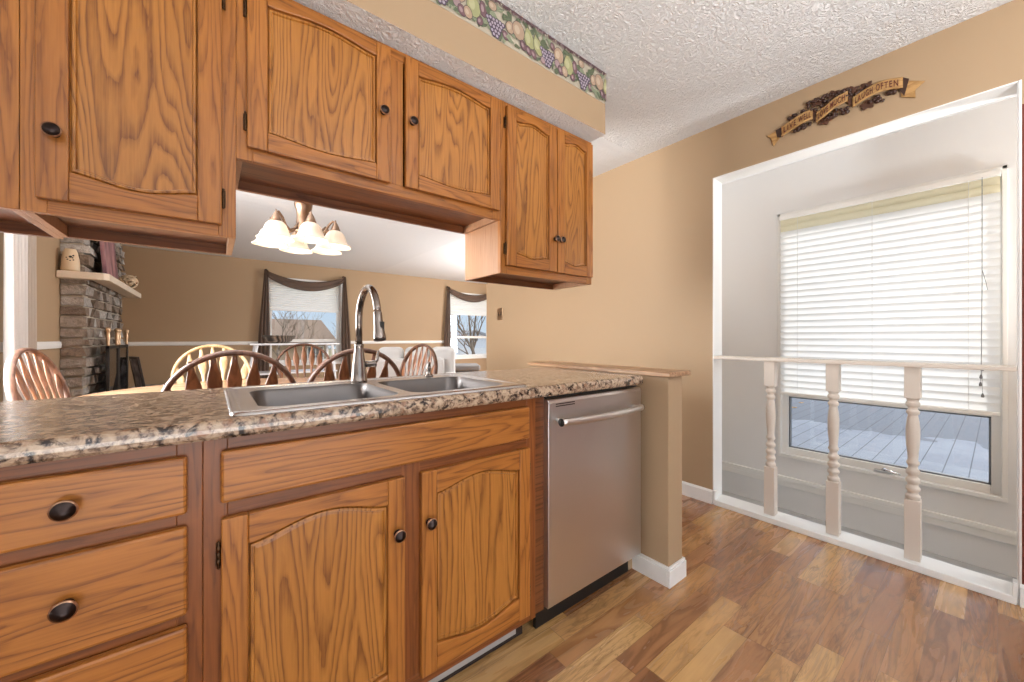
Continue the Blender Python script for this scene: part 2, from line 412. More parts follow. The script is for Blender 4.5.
# ------------------------------------------------------------------ room shell
CZ = 2.4545; WX = 2.565; WX2 = 2.685; FY = 8.05; LX = -1.10
bm = new(); box(bm, -2.4, WX+.02, -2.4, FY+.1, -.12, 0); box(bm, WX+.02, 6.3, 3.9, FY+.1, -.12, 0)
struct('floor', bm, FLOOR, 'brown walnut strip laminate floor laid along the cabinets', 'floor')
bm = new(); box(bm, -2.4, 3.75, -2.5, 1.68, CZ, CZ+.1)
struct('ceiling', bm, CEIL, 'white stippled kitchen ceiling', 'ceiling')
bm = new(); box(bm, LX-.2, WX2+.02, 1.68, FY+.12, CZ, CZ+.1)
struct('ceiling_dining', bm, CEIL2, 'white swirl-textured dining room ceiling behind the chandelier', 'ceiling')
bm = new(); box(bm, WX2+.02, 6.3, 1.68, FY+.12, CZ, CZ+.1)
struct('ceiling_living', bm, SMOOTHC, 'smooth white living room ceiling', 'ceiling')

OY0, OY1, OZ = -.053, 1.147, 2.12
bm = new()
box(bm, WX, WX2, OY1, 3.754, -.02, CZ); box(bm, WX, WX2, OY0, OY1, OZ, CZ); box(bm, WX, WX2, -2.5, OY0, 0, CZ)
struct('wall_right', bm, TAN, 'tan wall on the right with the opening over the stairwell', 'wall')
# white liner of the opening, red lower wall, sill
bm = new()
box(bm, WX-.001, WX2+.001, OY1-.004, OY1+.001, 0, OZ); box(bm, WX-.001, WX2+.001, OY0-.001, OY0+.004, 0, OZ)
box(bm, WX-.001, WX2+.001, OY0, OY1, OZ-.004, OZ+.001)
box(bm, WX-.005, WX-.001, OY0-.006, OY0, .09, OZ)
struct('trim_1', bm, WHITE, 'white painted jambs lining the stairwell opening', 'trim')
bm = new(); box(bm, WX-.012, WX2+.008, OY0+.005, OY1-.005, 0, .034)
struct('trim_2', bm, WHITE, 'white sill board under the balusters', 'trim', bevel=.004)
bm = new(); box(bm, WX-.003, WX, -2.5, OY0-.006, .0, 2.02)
struct('wall_right_lower', bm, RED, 'dark red lower wall beside the stairwell opening', 'wall')
def baseboard(bm, x0, x1, y0, y1, h=.09): box(bm, x0, x1, y0, y1, 0, h)
bm = new(); prism(bm, [(WX, 0), (WX-.013, 0), (WX-.013, .078), (WX-.005, .09), (WX, .09)], 'y', OY1, 3.754)
for v in bm.verts: pass
box(bm, WX-.013, WX+.03, OY1-.016, OY1-.004, .03, .09)
struct('baseboard_right', bm, WHITE, 'white baseboard along the tan wall left of the stairwell opening', 'baseboard')
bm = new(); prism(bm, [(WX, 0), (WX-.013, 0), (WX-.013, .078), (WX-.005, .09), (WX, .09)], 'y', -2.4, OY0-.001)
box(bm, WX-.013, WX+.03, OY0+.004, OY0+.016, .034, .09)
struct('baseboard_red', bm, WHITE, 'white baseboard below the dark red wall', 'baseboard')

# stairwell
SX = 3.60
WY0, WY1, WZ0, WZ1 = -.035, 1.10, .145, 2.075
bm = new()
box(bm, SX, SX+.14, -1.6, WY0, -1, CZ); box(bm, SX, SX+.14, WY1, 3.9, -1, CZ)
box(bm, SX, SX+.14, WY0, WY1, -1, WZ0); box(bm, SX, SX+.14, WY0, WY1, WZ1, CZ)
box(bm, WX2, SX, 3.76, 3.9, -1, CZ)
struct('wall_stair', bm, STAIRW, 'pale grey stairwell wall with the large blind-covered window', 'wall')
bm = new(); box(bm, WX2, SX+.1, -1.6, 3.76, -.40, -.285)
struct('floor_landing', bm, LANDING, 'grey stair landing floor below the sill', 'floor')
bm = new(); box(bm, WX2-.1, WX2, -1.6, 3.754, -.4, -.03)
struct('wall_stair_inner', bm, STAIRW, 'stairwell side of the floor edge', 'wall')
bm = new(); box(bm, SX-.022, SX, -1.5, 3.7, -.055, -.02); box(bm, SX-.014, SX, -1.5, 3.7, -.10, -.055)
struct('trim_3', bm, WHITE, 'white moulding across the stairwell wall below the window', 'trim', bevel=.004)

def window(name, plane, a0, a1, z0, z1, depth, label, mid=None, cas=.06, fr=.05, bead=None, axis='x', out=1, casmat=None):
    """frame parts around a hole; axis 'x': the wall is across x at plane, a runs along y; out=+1: outside at larger coordinate"""
    def B(bm, p0, p1, q0, q1, r0, r1, mi=0):
        lo, hi = sorted((plane+out*p0, plane+out*p1))
        if axis == 'x': box(bm, lo, hi, q0, q1, r0, r1, mi)
        else: box(bm, q0, q1, lo, hi, r0, r1, mi)
    bm = new()
    B(bm, .03, depth, a0, a0+fr, z0, z1); B(bm, .03, depth, a1-fr, a1, z0, z1)
    B(bm, .03, depth, a0+fr, a1-fr, z0, z0+fr); B(bm, .03, depth, a0+fr, a1-fr, z1-fr, z1)
    if mid: B(bm, .035, depth-.01, a0+fr, a1-fr, mid-.028, mid+.028)
    o = struct(name, bm, WHITE, label, 'window', bevel=.003)
    bm = new()
    if cas:
        B(bm, -.015, .03, a0-cas, a0, z0-cas, z1+cas); B(bm, -.015, .03, a1, a1+cas, z0-cas, z1+cas)
        B(bm, -.015, .03, a0, a1, z1, z1+cas); B(bm, -.03, .03, a0-.0, a1+.0, z0-cas, z0)
        c = struct('window_casing', bm, WHITE, parent=o, bevel=.003)
    else: bm.free()
    bm = new(); B(bm, depth*.55, depth*.55+.005, a0+fr-.004, a1-fr+.004, z0+fr-.004, (mid or z1-fr)+.0)
    if mid: B(bm, depth*.7, depth*.7+.005, a0+fr-.004, a1-fr+.004, mid, z1-fr+.004)
    struct('window_pane', bm, GLASS, parent=o)
    return o
w1 = window('window_1', SX, WY0, WY1, WZ0, WZ1, .12, 'large white framed stairwell window half hidden by the blind', mid=.64, cas=.0, fr=.06)
bm = new()
box(bm, SX-.012, SX+.03, WY0-.0, WY0+.022, WZ0, WZ1); box(bm, SX-.012, SX+.03, WY1-.022, WY1, WZ0, WZ1)
box(bm, SX-.012, SX+.03, WY0, WY1, WZ1-.022, WZ1); box(bm, SX-.014, SX+.03, WY0, WY1, WZ0-.012, WZ0+.012)
struct('window_casing', bm, WHITE, parent=w1, bevel=.003)
bm = new()
gy0, gy1, gz0, gz1 = WY0+.06, WY1-.06, WZ0+.06, .64-.028
for a in ((gy0, gy0+.010, gz0, gz1), (gy1-.010, gy1, gz0, gz1), (gy0, gy1, gz0, gz0+.010), (gy0, gy1, gz1-.010, gz1)):
    box(bm, SX+.05, SX+.085, a[0], a[1], a[2], a[3])
struct('window_gasket', bm, base_mat('grey_window_gasket', '#6f7377', .5), parent=w1)
bm = new(); lathe(bm, [(.016, 0), (.016, .012), (.009, .016), (.009, .022)], (SX+.028, .48, WZ0+.03), (-1, 0, 0), 14)
tube(bm, [(SX+.006, .48, WZ0+.034), (SX-.004, .47, WZ0+.04), (SX-.006, .40, WZ0+.026)], .006, 8)
box(bm, SX+.0, SX+.03, .44, .53, WZ0+.018, WZ0+.03)
struct('window_crank', bm, CHROME, parent=w1)

# dining / living shell
FW = [(.80, 2.0, .62, 2.13), (4.42, 5.62, .62, 2.13)]
bm = new(); xs_ = [LX-.2, FW[0][0], FW[0][1], FW[1][0], FW[1][1], 6.3]
for i in (0, 2, 4): box(bm, xs_[i], xs_[i+1], FY, FY+.15, 0, CZ)
for a in FW: box(bm, a[0], a[1], FY, FY+.15, 0, a[2]); box(bm, a[0], a[1], FY, FY+.15, a[3], CZ)
struct('wall_far', bm, TAN, 'tan far wall of the dining and living room with two windows', 'wall')
window('window_2', FY, *FW[0], .13, 'far white window behind the tiered stand', mid=1.03, axis='y', cas=.05)
window('window_3', FY, *FW[1], .13, 'far right white window with bare trees and a garage outside', mid=1.10, axis='y', cas=.05)
bm = new()
for a, b in ((LX+.001, FW[0][0]-.05), (FW[0][1]+.05, FW[1][0]-.05)):
    prism(bm, [(FY, .958), (FY-.016, .968), (FY-.02, .99), (FY-.016, 1.012), (FY, 1.022)], 'x', a, b)
struct('trim_4', bm, WHITE, 'white chair rail along the far wall', 'trim')
LWY = (2.0, 3.55)
bm = new()
box(bm, LX-.15, LX, 1.7, LWY[0], 0, CZ); box(bm, LX-.15, LX, LWY[1], FY, 0, CZ)
box(bm, LX-.15, LX, LWY[0], LWY[1], 0, .55); box(bm, LX-.15, LX, LWY[0], LWY[1], 2.12, CZ)
struct('wall_left', bm, TAN, 'tan left wall of the dining room beside the stone chimney', 'wall')
window('window_4', LX, LWY[0], LWY[1], .55, 2.12, .13, 'white window on the left wall behind the curtain', mid=1.3, axis='x', out=-1, cas=.06)
bm = new(); prism(bm, [(LX, .985), (LX+.016, .99), (LX+.02, 1.018), (LX+.016, 1.046), (LX, 1.05)], 'y', LWY[1]+.07, 5.30)
struct('trim_5', bm, WHITE, 'white chair rail on the left wall beside the curtain', 'trim')
bm = new()
box(bm, 6.15, 6.3, 3.9, FY, 0, .5); box(bm, 6.15, 6.3, 3.9, 4.0, .5, 2.2); box(bm, 6.15, 6.3, 5.6, FY, .5, 2.2); box(bm, 6.15, 6.3, 3.9, FY, 2.2, CZ)
box(bm, WX2, 6.3, 3.76, 3.9, 0, CZ)
struct('wall_living', bm, TAN, 'tan living room side wall', 'wall')
# kitchen behind the camera: back wall with an opening added for fill light, left wall
bm = new()
box(bm, -2.4, -1.2, -2.5, -2.4, 0, CZ); box(bm, 1.4, WX, -2.5, -2.4, 0, CZ); box(bm, -1.2, 1.4, -2.5, -2.4, 2.25, CZ)
struct('wall_back', bm, STAIRW, 'pale kitchen wall behind the viewer', 'wall')
bm = new(); box(bm, -2.4, -2.3, -2.4, 1.7, 0, CZ); box(bm, -2.4, LX-.15, 1.7, 1.8, 0, CZ)
struct('wall_kitchen_left', bm, STAIRW, 'pale kitchen wall left of the cabinets', 'wall')

# peninsula end wall with wood cap, baseboard
EX0, EX1, EY0, EY1 = 1.561, 1.678, .885, 1.79
bm = new(); box(bm, EX0, EX1, EY0, EY1, 0, .909); box(bm, 1.521, EX0+.01, 1.06, 1.585, 0, .875)
struct('wall_end', bm, TAN, 'short tan end wall beside the dishwasher', 'wall', bevel=.004)
bm = new()
for a in ((EX0-.013, EX1+.013, EY0-.013, EY0), (EX0-.013, EX0, EY0, 1.06), (EX1, EX1+.013, EY0, EY1)):
    box(bm, a[0], a[1], a[2], a[3], 0, .074)
    box(bm, a[0]+.004*(a[0] < EX0), a[1]-.004*(a[1] > EX1), a[2]+.004*(a[2] < EY0), a[3], .074, .086)
struct('baseboard_end', bm, WHITE, 'white baseboard wrapped around the short end wall', 'baseboard', bevel=.002)
bm = new(); prism(bm, [(1.543, .868), (1.722, .868), (1.722, 1.81), (1.543, 1.81)], 'z', .910, .931)
tag(link('wood_ledge', bm, CAPW, bevel=.003), 'worn brown wood board capping the short end wall', 'ledge')

# soffit with stippled underside
SY = 1.265; SZ = 2.14; SXE = 1.612
bm = new(); box(bm, -2.3, SXE, SY, 1.69, SZ, CZ)
bm.faces.ensure_lookup_table()
for f in bm.faces:
    f.material_index = 1 if all(abs(v.co.z-SZ) < 1e-4 for v in f.verts) else 0
struct('wall_soffit', bm, [TAN, CEIL], 'tan soffit with a stippled grey underside above the hanging cabinets', 'soffit')

# ------------------------------------------------------------------ fruit wallpaper border
fr_cols = {'cream': '#aea492', 'band': '#5d4749', 'line': '#4d4347', 'pear': '#98976f', 'pearl': '#aba883', 'leaf': '#5f6751', 'leafl': '#848a72',
           'peach': '#a48c77', 'peachl': '#b5a18c', 'plum': '#705659', 'pluml': '#978182', 'grape': '#56495b', 'grapel': '#a0959f', 'stem': '#6d5f45'}
keys = list(fr_cols); FM = [base_mat('border_'+k, v, .7, spec=.2) for k, v in fr_cols.items()]
bz0 = 2.297; bh = CZ-bz0-.001
def make_border():
    bm = new(); Rr = random.Random(3); y0 = SY-.0012
    x0, x1 = -.9, SXE-.0005
    box(bm, x0, x1, y0, SY-.0002, bz0, CZ-.001, 0)
    lay = [0]
    def flat(pts, k):
        lay[0] += 1; y = y0-.0002-.000004*lay[0]
        pts = [(min(max(p[0], x0), x1), min(max(p[1], bz0+.0005), CZ-.0015)) for p in pts]
        try:
            f = bm.faces.new([bm.verts.new((p[0], y, p[1])) for p in pts]); f.material_index = keys.index(k)
        except ValueError: pass
    def ell(cx, cz, rx, rz, k, rot=0, n=14, ol=True, neck=0):
        def pts(e):
            o = []
            for i in range(n):
                t = 2*PI*i/n; a = (rx+e)*math.cos(t); b = (rz+e)*math.sin(t)
                if neck and b > 0: a *= 1-neck*(b/rz)**1.0
                o.append((cx+a*math.cos(rot)-b*math.sin(rot), cz+a*math.sin(rot)+b*math.cos(rot)))
            return o
        if ol: flat(pts(.0022), 'line')
        flat(pts(0), k)
    def leaf(cx, cz, l, wd, rot, k):
        p = []
        for i in range(12):
            t = 2*PI*i/12; a = l*math.cos(t); b = wd*math.sin(t)*(1-.5*math.cos(t))*(1+.35*math.sin(4*t))
            p.append((cx+a*math.cos(rot)-b*math.sin(rot), cz+a*math.sin(rot)+b*math.cos(rot)))
        flat(p, k)
        flat([(cx-l*math.cos(rot), cz-l*math.sin(rot)), (cx+l*math.cos(rot), cz+l*math.sin(rot)), (cx+l*math.cos(rot)-.001, cz+l*math.sin(rot)+.002)], 'line')
    def fruit(cx, cz, rx, rz, k, rot=0, neck=0):
        ell(cx, cz, rx, rz, k, rot, neck=neck); ell(cx-rx*.25, cz+rz*.05, rx*.45, rz*.5, k+'l' if k+'l' in keys else k, rot, ol=False)
    x = x0-.2
    while x < x1+.3:
        z = bz0
        for i in range(30): leaf(x+.018*i+Rr.uniform(-.01, .01), z+.055+Rr.uniform(-.04, .075), .026, .011, Rr.uniform(-2, 2), 'leaf' if i % 2 else 'leafl')
        for i in range(9): leaf(x+.06*i, z+.018+Rr.uniform(0, .01), .018, .007, Rr.uniform(-1, 1), 'leaf')
        fruit(x+.005, z+.088, .032, .038, 'peach', .2)
        fruit(x+.065, z+.082, .030, .046, 'pear', .25, .55); fruit(x+.115, z+.078, .027, .044, 'pear', .35, .55)
        fruit(x+.03, z+.038, .014, .02, 'plum', .5); fruit(x+.062, z+.03, .014, .019, 'plum', .5); fruit(x+.09, z+.027, .013, .02, 'plum', .7)
        leaf(x+.105, z+.125, .03, .009, -.9, 'leaf'); leaf(x+.15, z+.1, .022, .012, .3, 'leaf'); leaf(x+.165, z+.085, .02, .01, -.4, 'leaf')
        def bunch(bx, bz_, n=5):
            for r in range(n):
                for q in range(n-r+1):
                    gx = bx+(q-(n-r)/2)*.0155+Rr.uniform(-.002, .002); gz = bz_-r*.0145+Rr.uniform(-.002, .002)
                    ell(gx, gz, .0084, .0092, 'grape', ol=True, n=9); ell(gx-.001, gz+.001, .0062, .0066, 'grapel', n=7, ol=False)
        bunch(x+.175, z+.075)
        fruit(x+.245, z+.092, .030, .036, 'peach', -.2)
        fruit(x+.235, z+.05, .016, .018, 'pluml'); fruit(x+.258, z+.03, .017, .021, 'plum', .5)
        fruit(x+.31, z+.078, .032, .046, 'pear', .15, .45); fruit(x+.285, z+.036, .018, .023, 'peach', .3)
        leaf(x+.30, z+.128, .03, .011, .2, 'leaf'); leaf(x+.335, z+.12, .024, .01, -.6, 'leaf')
        fruit(x+.355, z+.085, .016, .03, 'plum', .15)
        leaf(x+.385, z+.1, .022, .013, 1.0, 'leaf'); leaf(x+.41, z+.085, .024, .013, -.3, 'leafl')
        bunch(x+.415, z+.07, 5)
        fruit(x+.205, z+.115, .013, .016, 'plum', .3); fruit(x+.40, z+.122, .02, .018, 'peach', .3); fruit(x+.49, z+.08, .022, .026, 'peach', -.3); fruit(x+.465, z+.035, .014, .018, 'plum', .4); fruit(x+.145, z+.026, .012, .015, 'pluml', .4); fruit(x+.34, z+.03, .013, .017, 'plum', -.4)
        leaf(x+.47, z+.11, .024, .012, .4, 'leaf'); leaf(x+.49, z+.03, .022, .01, -.4, 'leafl')
        x += .53
    lay[0] += 5
    flat([(x0, bz0+bh-.012), (x1, bz0+bh-.012), (x1, bz0+bh), (x0, bz0+bh)], 'band')
    for i in range(int((x1-x0)/.012)):
        cx = x0+.012*i+Rr.uniform(0, .008); leaf(cx, bz0+bh-.013+Rr.uniform(-.003, .004), .006, .004, Rr.uniform(-3, 3), Rr.choice(['band', 'cream', 'pluml', 'band']))
    return link('wallpaper_border', bm, FM)
tag(make_border(), 'wallpaper border of pears, grapes and plums along the top of the soffit', 'wallpaper border')

# ------------------------------------------------------------------ cabinets
def curve_f(s, p): return max(0.0, math.sin(PI*s))**p
def door(root, name, x0, x1, z0, z1, yf, knob=None, hinge=None, st=.056, top=.05, bot=.05, amp_t=.03, amp_b=.02, p=1.5, label=None, th=.019):
    NS = 28
    def zt(s): return z1-top-amp_t+amp_t*curve_f(s, p)
    def zb(s): return z0+bot+amp_b-amp_b*curve_f(s, p)
    xi0, xi1 = x0+st, x1-st
    bm = new()
    box(bm, x0, xi0, yf, yf+th, z0, z1, 0); box(bm, xi1, x1, yf, yf+th, z0, z1, 0)
    ss = [i/NS for i in range(NS+1)]
    up = [(xi0+(xi1-xi0)*s, zt(s)) for s in ss]; lo = [(xi0+(xi1-xi0)*s, zb(s)) for s in ss]
    prism(bm, [(xi1, z1), (xi0, z1)]+up, 'y', yf+.0004, yf+th-.0004, 1)
    prism(bm, [(xi0, z0), (xi1, z0)]+list(reversed(lo)), 'y', yf+.0004, yf+th-.0004, 1)
    d = part(name, bm, [OAK_V, OAK_H], root, bevel=.0028)
    # panel: raised field inside a routed groove
    def ring(e):
        o = []
        for s in ss: o.append((xi0+e+(xi1-xi0-2*e)*s, zt(s)-e))
        for s in reversed(ss): o.append((xi0+e+(xi1-xi0-2*e)*s, zb(s)+e))
        return o
    bm = new(); seq = [(-.006, .013), (.002, .012), (.005, .006), (.010, .0055), (.012, .0105), (.017, .0095)]
    rings = [[bm.verts.new((q[0], yf+dy, q[1])) for q in ring(e)] for e, dy in seq]
    n = len(rings[0])
    for a, b in zip(rings, rings[1:]):
        for i in range(n): bm.faces.new((a[i], a[(i+1) % n], b[(i+1) % n], b[i]))
    bm.faces.new(rings[-1])
    back = [bm.verts.new((q[0], yf+.017, q[1])) for q in ring(-.006)]
    for i in range(n): bm.faces.new((rings[0][i], back[i], back[(i+1) % n], rings[0][(i+1) % n]))
    bm.faces.new(list(reversed(back)))
    part('panel', bm, OAK_P, root, d)
    if knob: make_knob(root, d, knob[0], yf, knob[1])
    if hinge:
        for hz in (z0+.075, z1-.075):
            hk = .74
            hx = x0-.004 if hinge == 'l' else x1+.004
            bm = new(); lathe(bm, [(r*hk, h*.85) for r, h in [(.0, -.034), (.003, -.033), (.0048, -.029), (.0032, -.026), (.0056, -.024), (.0056, -.009), (.0046, -.008), (.0056, -.007), (.0056, .007), (.0046, .008), (.0056, .009), (.0056, .024), (.0032, .026), (.0048, .029), (.003, .033), (0, .034)]], (hx, yf+.010, hz), (0, 0, 1), 10)
            box(bm, hx-.005 if hinge == 'l' else hx, hx if hinge == 'l' else hx+.005, yf+.0165, yf+.0195, hz-.024, hz+.024)
            part('hinge', bm, HINGE, root, d)
    return d
def make_knob(root, parent, x, y, z, r=.0165):
    bm = new()
    lathe(bm, [(.0, 0), (.0105, 0), (.0105, .002), (.006, .005), (.0052, .012), (.009, .015), (r*.96, .0175), (r, .0195), (r*.97, .0215), (r*.86, .0222), (r*.82, .0228), (r*.55, .0275), (0, .029)],
          (x, y, z), (0, -1, 0), 24, mis=[0, 0, 0, 0, 0, 0, 1, 1, 1, 0, 0, 0])
    part('knob', bm, [BRONZE, BRONZER], root, parent)
def carcass(root, x0, x1, yf, yb, z0, z1, rec=.03, fs=.04, mid=None, rails=(), fm=None, name='carcass', lid=True):
    bm = new(); t = .016; y0 = yf+.019
    box(bm, x0, x0+t, y0, yb, z0, z1, 0); box(bm, x1-t, x1, y0, yb, z0, z1, 0)
    box(bm, x0+t, x1-t, y0, yb-.018, z0+rec, z0+rec+.012, 1)
    if lid: box(bm, x0+t, x1-t, y0, yb, z1-t, z1, 1)
    box(bm, x0+t, x1-t, yb-.018, yb, z0, z1-t, 1)
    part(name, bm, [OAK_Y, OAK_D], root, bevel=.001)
    bm = new()
    box(bm, x0, x0+fs, yf, y0, z0, z1, 0); box(bm, x1-fs, x1, yf, y0, z0, z1, 0)
    box(bm, x0+fs, x1-fs, yf+.0003, y0, z0, z0+fs, 1); box(bm, x0+fs, x1-fs, yf+.0003, y0, z1-fs, z1, 1)
    if mid: box(bm, mid[0], mid[1], yf, y0, z0+fs, z1-fs, 0)
    for r in rails: box(bm, x0+fs, x1-fs, yf+.0003, y0, r[0], r[1], 1)
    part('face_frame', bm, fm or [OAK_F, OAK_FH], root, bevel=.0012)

UF = 1.365; UB = 1.665; DF = 1.346; UT = 2.139
# far left neighbour, left single door, wide pair above the sink, right tall pair
c = thing('wall_cabinet', 'hanging oak cabinet cut off at the left edge, only its plain stile showing', 'cabinet', (-.70, UF, 1.37), group='hanging oak cabinets')
carcass(c, -1.05, -.342, UF, UB+.03, 1.37, UT, fm=[OAK_V, OAK_H]); door(c, 'door', -1.03, -.385, 1.40, 2.115, DF, None, 'l')
c = thing('wall_cabinet', 'hanging oak cabinet with one wide door and left knob, above the drawer cabinet', 'cabinet', (-.14, UF, 1.37), group='hanging oak cabinets')
carcass(c, -.341, .055, UF, UB, 1.37, UT, fm=[OAK_V, OAK_H]); door(c, 'door', -.316, .022, 1.40, 2.115, DF, (-.286, 1.553), 'r', st=.052, amp_t=.018, amp_b=.020)
c = thing('wall_cabinet', 'short wide oak cabinet with two arched doors hanging over the sink', 'cabinet', (.53, UF, 1.60), group='hanging oak cabinets')
carcass(c, .0555, 1.006, UF, UB, 1.603, UT, mid=(.508, .558), fm=[OAK_V, OAK_H])
door(c, 'door', .081, .505, 1.638, 2.120, DF, (.477, 1.880), 'l', st=.05, top=.030, bot=.042, amp_t=.018, amp_b=.013)
door(c, 'door', .562, .992, 1.638, 2.120, DF, (.586, 1.880), 'r', st=.05, top=.034, bot=.042, amp_t=.018, amp_b=.013)
c = thing('wall_cabinet', 'tall oak cabinet with two narrow doors hanging at the free end of the row', 'cabinet', (1.31, UF, 1.37), group='hanging oak cabinets')
carcass(c, 1.0065, 1.622, UF, UB, 1.37, UT, fm=[OAK_V, OAK_H])
door(c, 'door', 1.033, 1.342, 1.405, 2.118, DF, (1.328, 1.566), 'l', st=.052, top=.036, bot=.042, amp_t=.018, amp_b=.014, p=2.2)
door(c, 'door', 1.347, 1.612, 1.405, 2.118, DF, (1.366, 1.566), 'r', st=.050, top=.036, bot=.042, amp_t=.018, amp_b=.014, p=2.2)

BF = 1.003; BB = 1.585; BT = .875; DY = .984
def drawer(root, x0, x1, z0, z1, knob=True, name='drawer'):
    bm = new()
    vs = box(bm, x0, x1, DY, DY+.019, z0, z1)
    d = part(name, bm, OAK_H, root, bevel=.006, seg=2)
    if knob: make_knob(root, d, (x0+x1)/2+.010, DY, (z0+z1)/2+.002, .0175)
    return d
def toe(root, x0, x1):
    bm = new(); box(bm, x0, x1, 1.075, 1.09, 0, .10); part('toe_kick', bm, DARK, root)
c = thing('base_cabinet', 'oak drawer cabinet under the left end of the counter', 'cabinet', (-.21, BF, 0), group='oak base cabinets')
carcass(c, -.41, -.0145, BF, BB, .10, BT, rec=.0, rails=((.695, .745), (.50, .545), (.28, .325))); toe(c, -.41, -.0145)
drawer(c, -.372, -.038, .733, .846); drawer(c, -.372, -.038, .535, .708); drawer(c, -.372, -.038, .312, .512); drawer(c, -.372, -.038, .125, .290)
c = thing('base_cabinet', 'oak sink cabinet with a long false drawer front and two arched doors', 'cabinet', (.44, BF, 0), group='oak base cabinets')
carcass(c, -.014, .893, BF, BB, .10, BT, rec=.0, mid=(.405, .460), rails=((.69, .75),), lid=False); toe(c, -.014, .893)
drawer(c, .014, .852, .738, .846, False, 'false_drawer_front')
door(c, 'door', .015, .409, .130, .706, DY, (.387, .562), 'l', st=.046, top=.034, bot=.045, amp_t=.031, amp_b=.025)
door(c, 'door', .457, .853, .135, .706, DY, (.478, .566), 'r', st=.046, top=.038, bot=.050, amp_t=.028, amp_b=.025)
bm = new(); box(bm, -.0, .855, 1.066, 1.0745, .022, .052); part('toe_strip', bm, GREYSTRIP, c)
c = thing('base_cabinet', 'oak corner cabinet beyond the drawers, mostly outside the picture', 'cabinet', (-.75, BF, 0), group='oak base cabinets')
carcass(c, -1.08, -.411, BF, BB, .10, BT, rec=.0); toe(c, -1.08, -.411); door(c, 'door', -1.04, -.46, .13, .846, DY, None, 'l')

# ------------------------------------------------------------------ worktop with sink cut-out
SKX0, SKX1, SKY0, SKY1 = .03, .866, .992, 1.525
CT0, CT1 = .8765, .9145
bm = new(); cx0, cx1 = -1.08, 1.487; yf = .962
prof = [(yf+.04, CT0), (yf+.006, CT0), (yf+.001, CT0+.006), (yf, CT0+.014), (yf, CT1-.016), (yf+.002, CT1-.008), (yf+.006, CT1-.003), (yf+.013, CT1), (yf+.04, CT1)]
prism(bm, prof, 'x', cx0, cx1)
hx0, hx1, hy0, hy1 = SKX0+.02, SKX1-.02, SKY0+.02, SKY1-.02
box(bm, cx0, hx0, yf+.04, 1.60, CT0, CT1); box(bm, hx1, cx1, yf+.04, 1.60, CT0, CT1)
box(bm, hx0, hx1, yf+.04, hy0, CT0, CT1); box(bm, hx0, hx1, hy1, 1.60, CT0, CT1)
bmesh.ops.remove_doubles(bm, verts=bm.verts, dist=.0002)
tag(link('countertop', bm, GRANITE), 'brown and black speckled granite-look counter running above the base cabinets', 'countertop')

def rrect(x0, x1, y0, y1, r, n=6):
    o = []
    for cx, cy, a0 in ((x1-r, y1-r, 0), (x0+r, y1-r, PI/2), (x0+r, y0+r, PI), (x1-r, y0+r, 1.5*PI)):
        for i in range(n+1): o.append((cx+r*math.cos(a0+PI/2*i/n), cy+r*math.sin(a0+PI/2*i/n)))
    return o
s = thing('kitchen_sink', 'double-bowl stainless steel sink set in the speckled counter', 'sink', ((SKX0+SKX1)/2, (SKY0+SKY1)/2, CT1))
B1 = (.086, .430, 1.048, 1.412); B2 = (.466, .810, 1.048, 1.412)
bm = new(); zt = CT1+.0065
def loop(pts, z): return [bm.verts.new((p[0], p[1], z)) for p in pts]
def bridge(a, b):
    n = len(a)
    for i in range(n):
        f = bm.faces.new((a[i], a[(i+1) % n], b[(i+1) % n], b[i])); f.smooth = True
o0 = loop(rrect(SKX0, SKX1, SKY0, SKY1, .03), CT1+.0003); o1 = loop(rrect(SKX0+.002, SKX1-.002, SKY0+.002, SKY1-.002, .028), CT1+.004)
o2 = loop(rrect(SKX0+.008, SKX1-.008, SKY0+.008, SKY1-.008, .024), zt+.001); o3 = loop(rrect(SKX0+.020, SKX1-.020, SKY0+.020, SKY1-.020, .02), zt-.001)
o4 = loop(rrect(SKX0+.023, SKX1-.023, SKY0+.023, SKY1-.023, .02), zt-.002)
for a, b in ((o0, o1), (o1, o2), (o2, o3), (o3, o4)): bridge(a, b)
edges_outer = [bm.edges.get((o4[i], o4[(i+1) % len(o4)])) for i in range(len(o4))]
holes = []; bowls = []
for (x0, x1, y0, y1) in (B1, B2):
    l0 = loop(rrect(x0, x1, y0, y1, .05), zt-.002); bowls.append(l0)
    holes += [bm.edges.new((l0[i], l0[(i+1) % len(l0)])) for i in range(len(l0))]
bmesh.ops.triangle_fill(bm, edges=edges_outer+holes, use_beauty=True)
bm2 = new()
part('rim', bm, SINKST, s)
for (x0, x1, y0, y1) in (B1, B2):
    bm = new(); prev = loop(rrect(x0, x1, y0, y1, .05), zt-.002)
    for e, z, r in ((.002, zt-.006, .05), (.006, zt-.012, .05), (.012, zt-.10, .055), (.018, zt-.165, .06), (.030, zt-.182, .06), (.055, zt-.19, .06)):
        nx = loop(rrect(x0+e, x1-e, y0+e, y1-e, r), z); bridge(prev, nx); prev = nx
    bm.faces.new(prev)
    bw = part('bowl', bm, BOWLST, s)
    bm = new(); cx, cy = (x0+x1)/2, (y0+y1)/2
    lathe(bm, [(.045, 0), (.045, .003), (.036, .004), (.03, -.004), (0, -.006)], (cx, cy, zt-.189), (0, 0, 1), 20)
    part('drain', bm, CHROME, s, bw)
bm2.free()

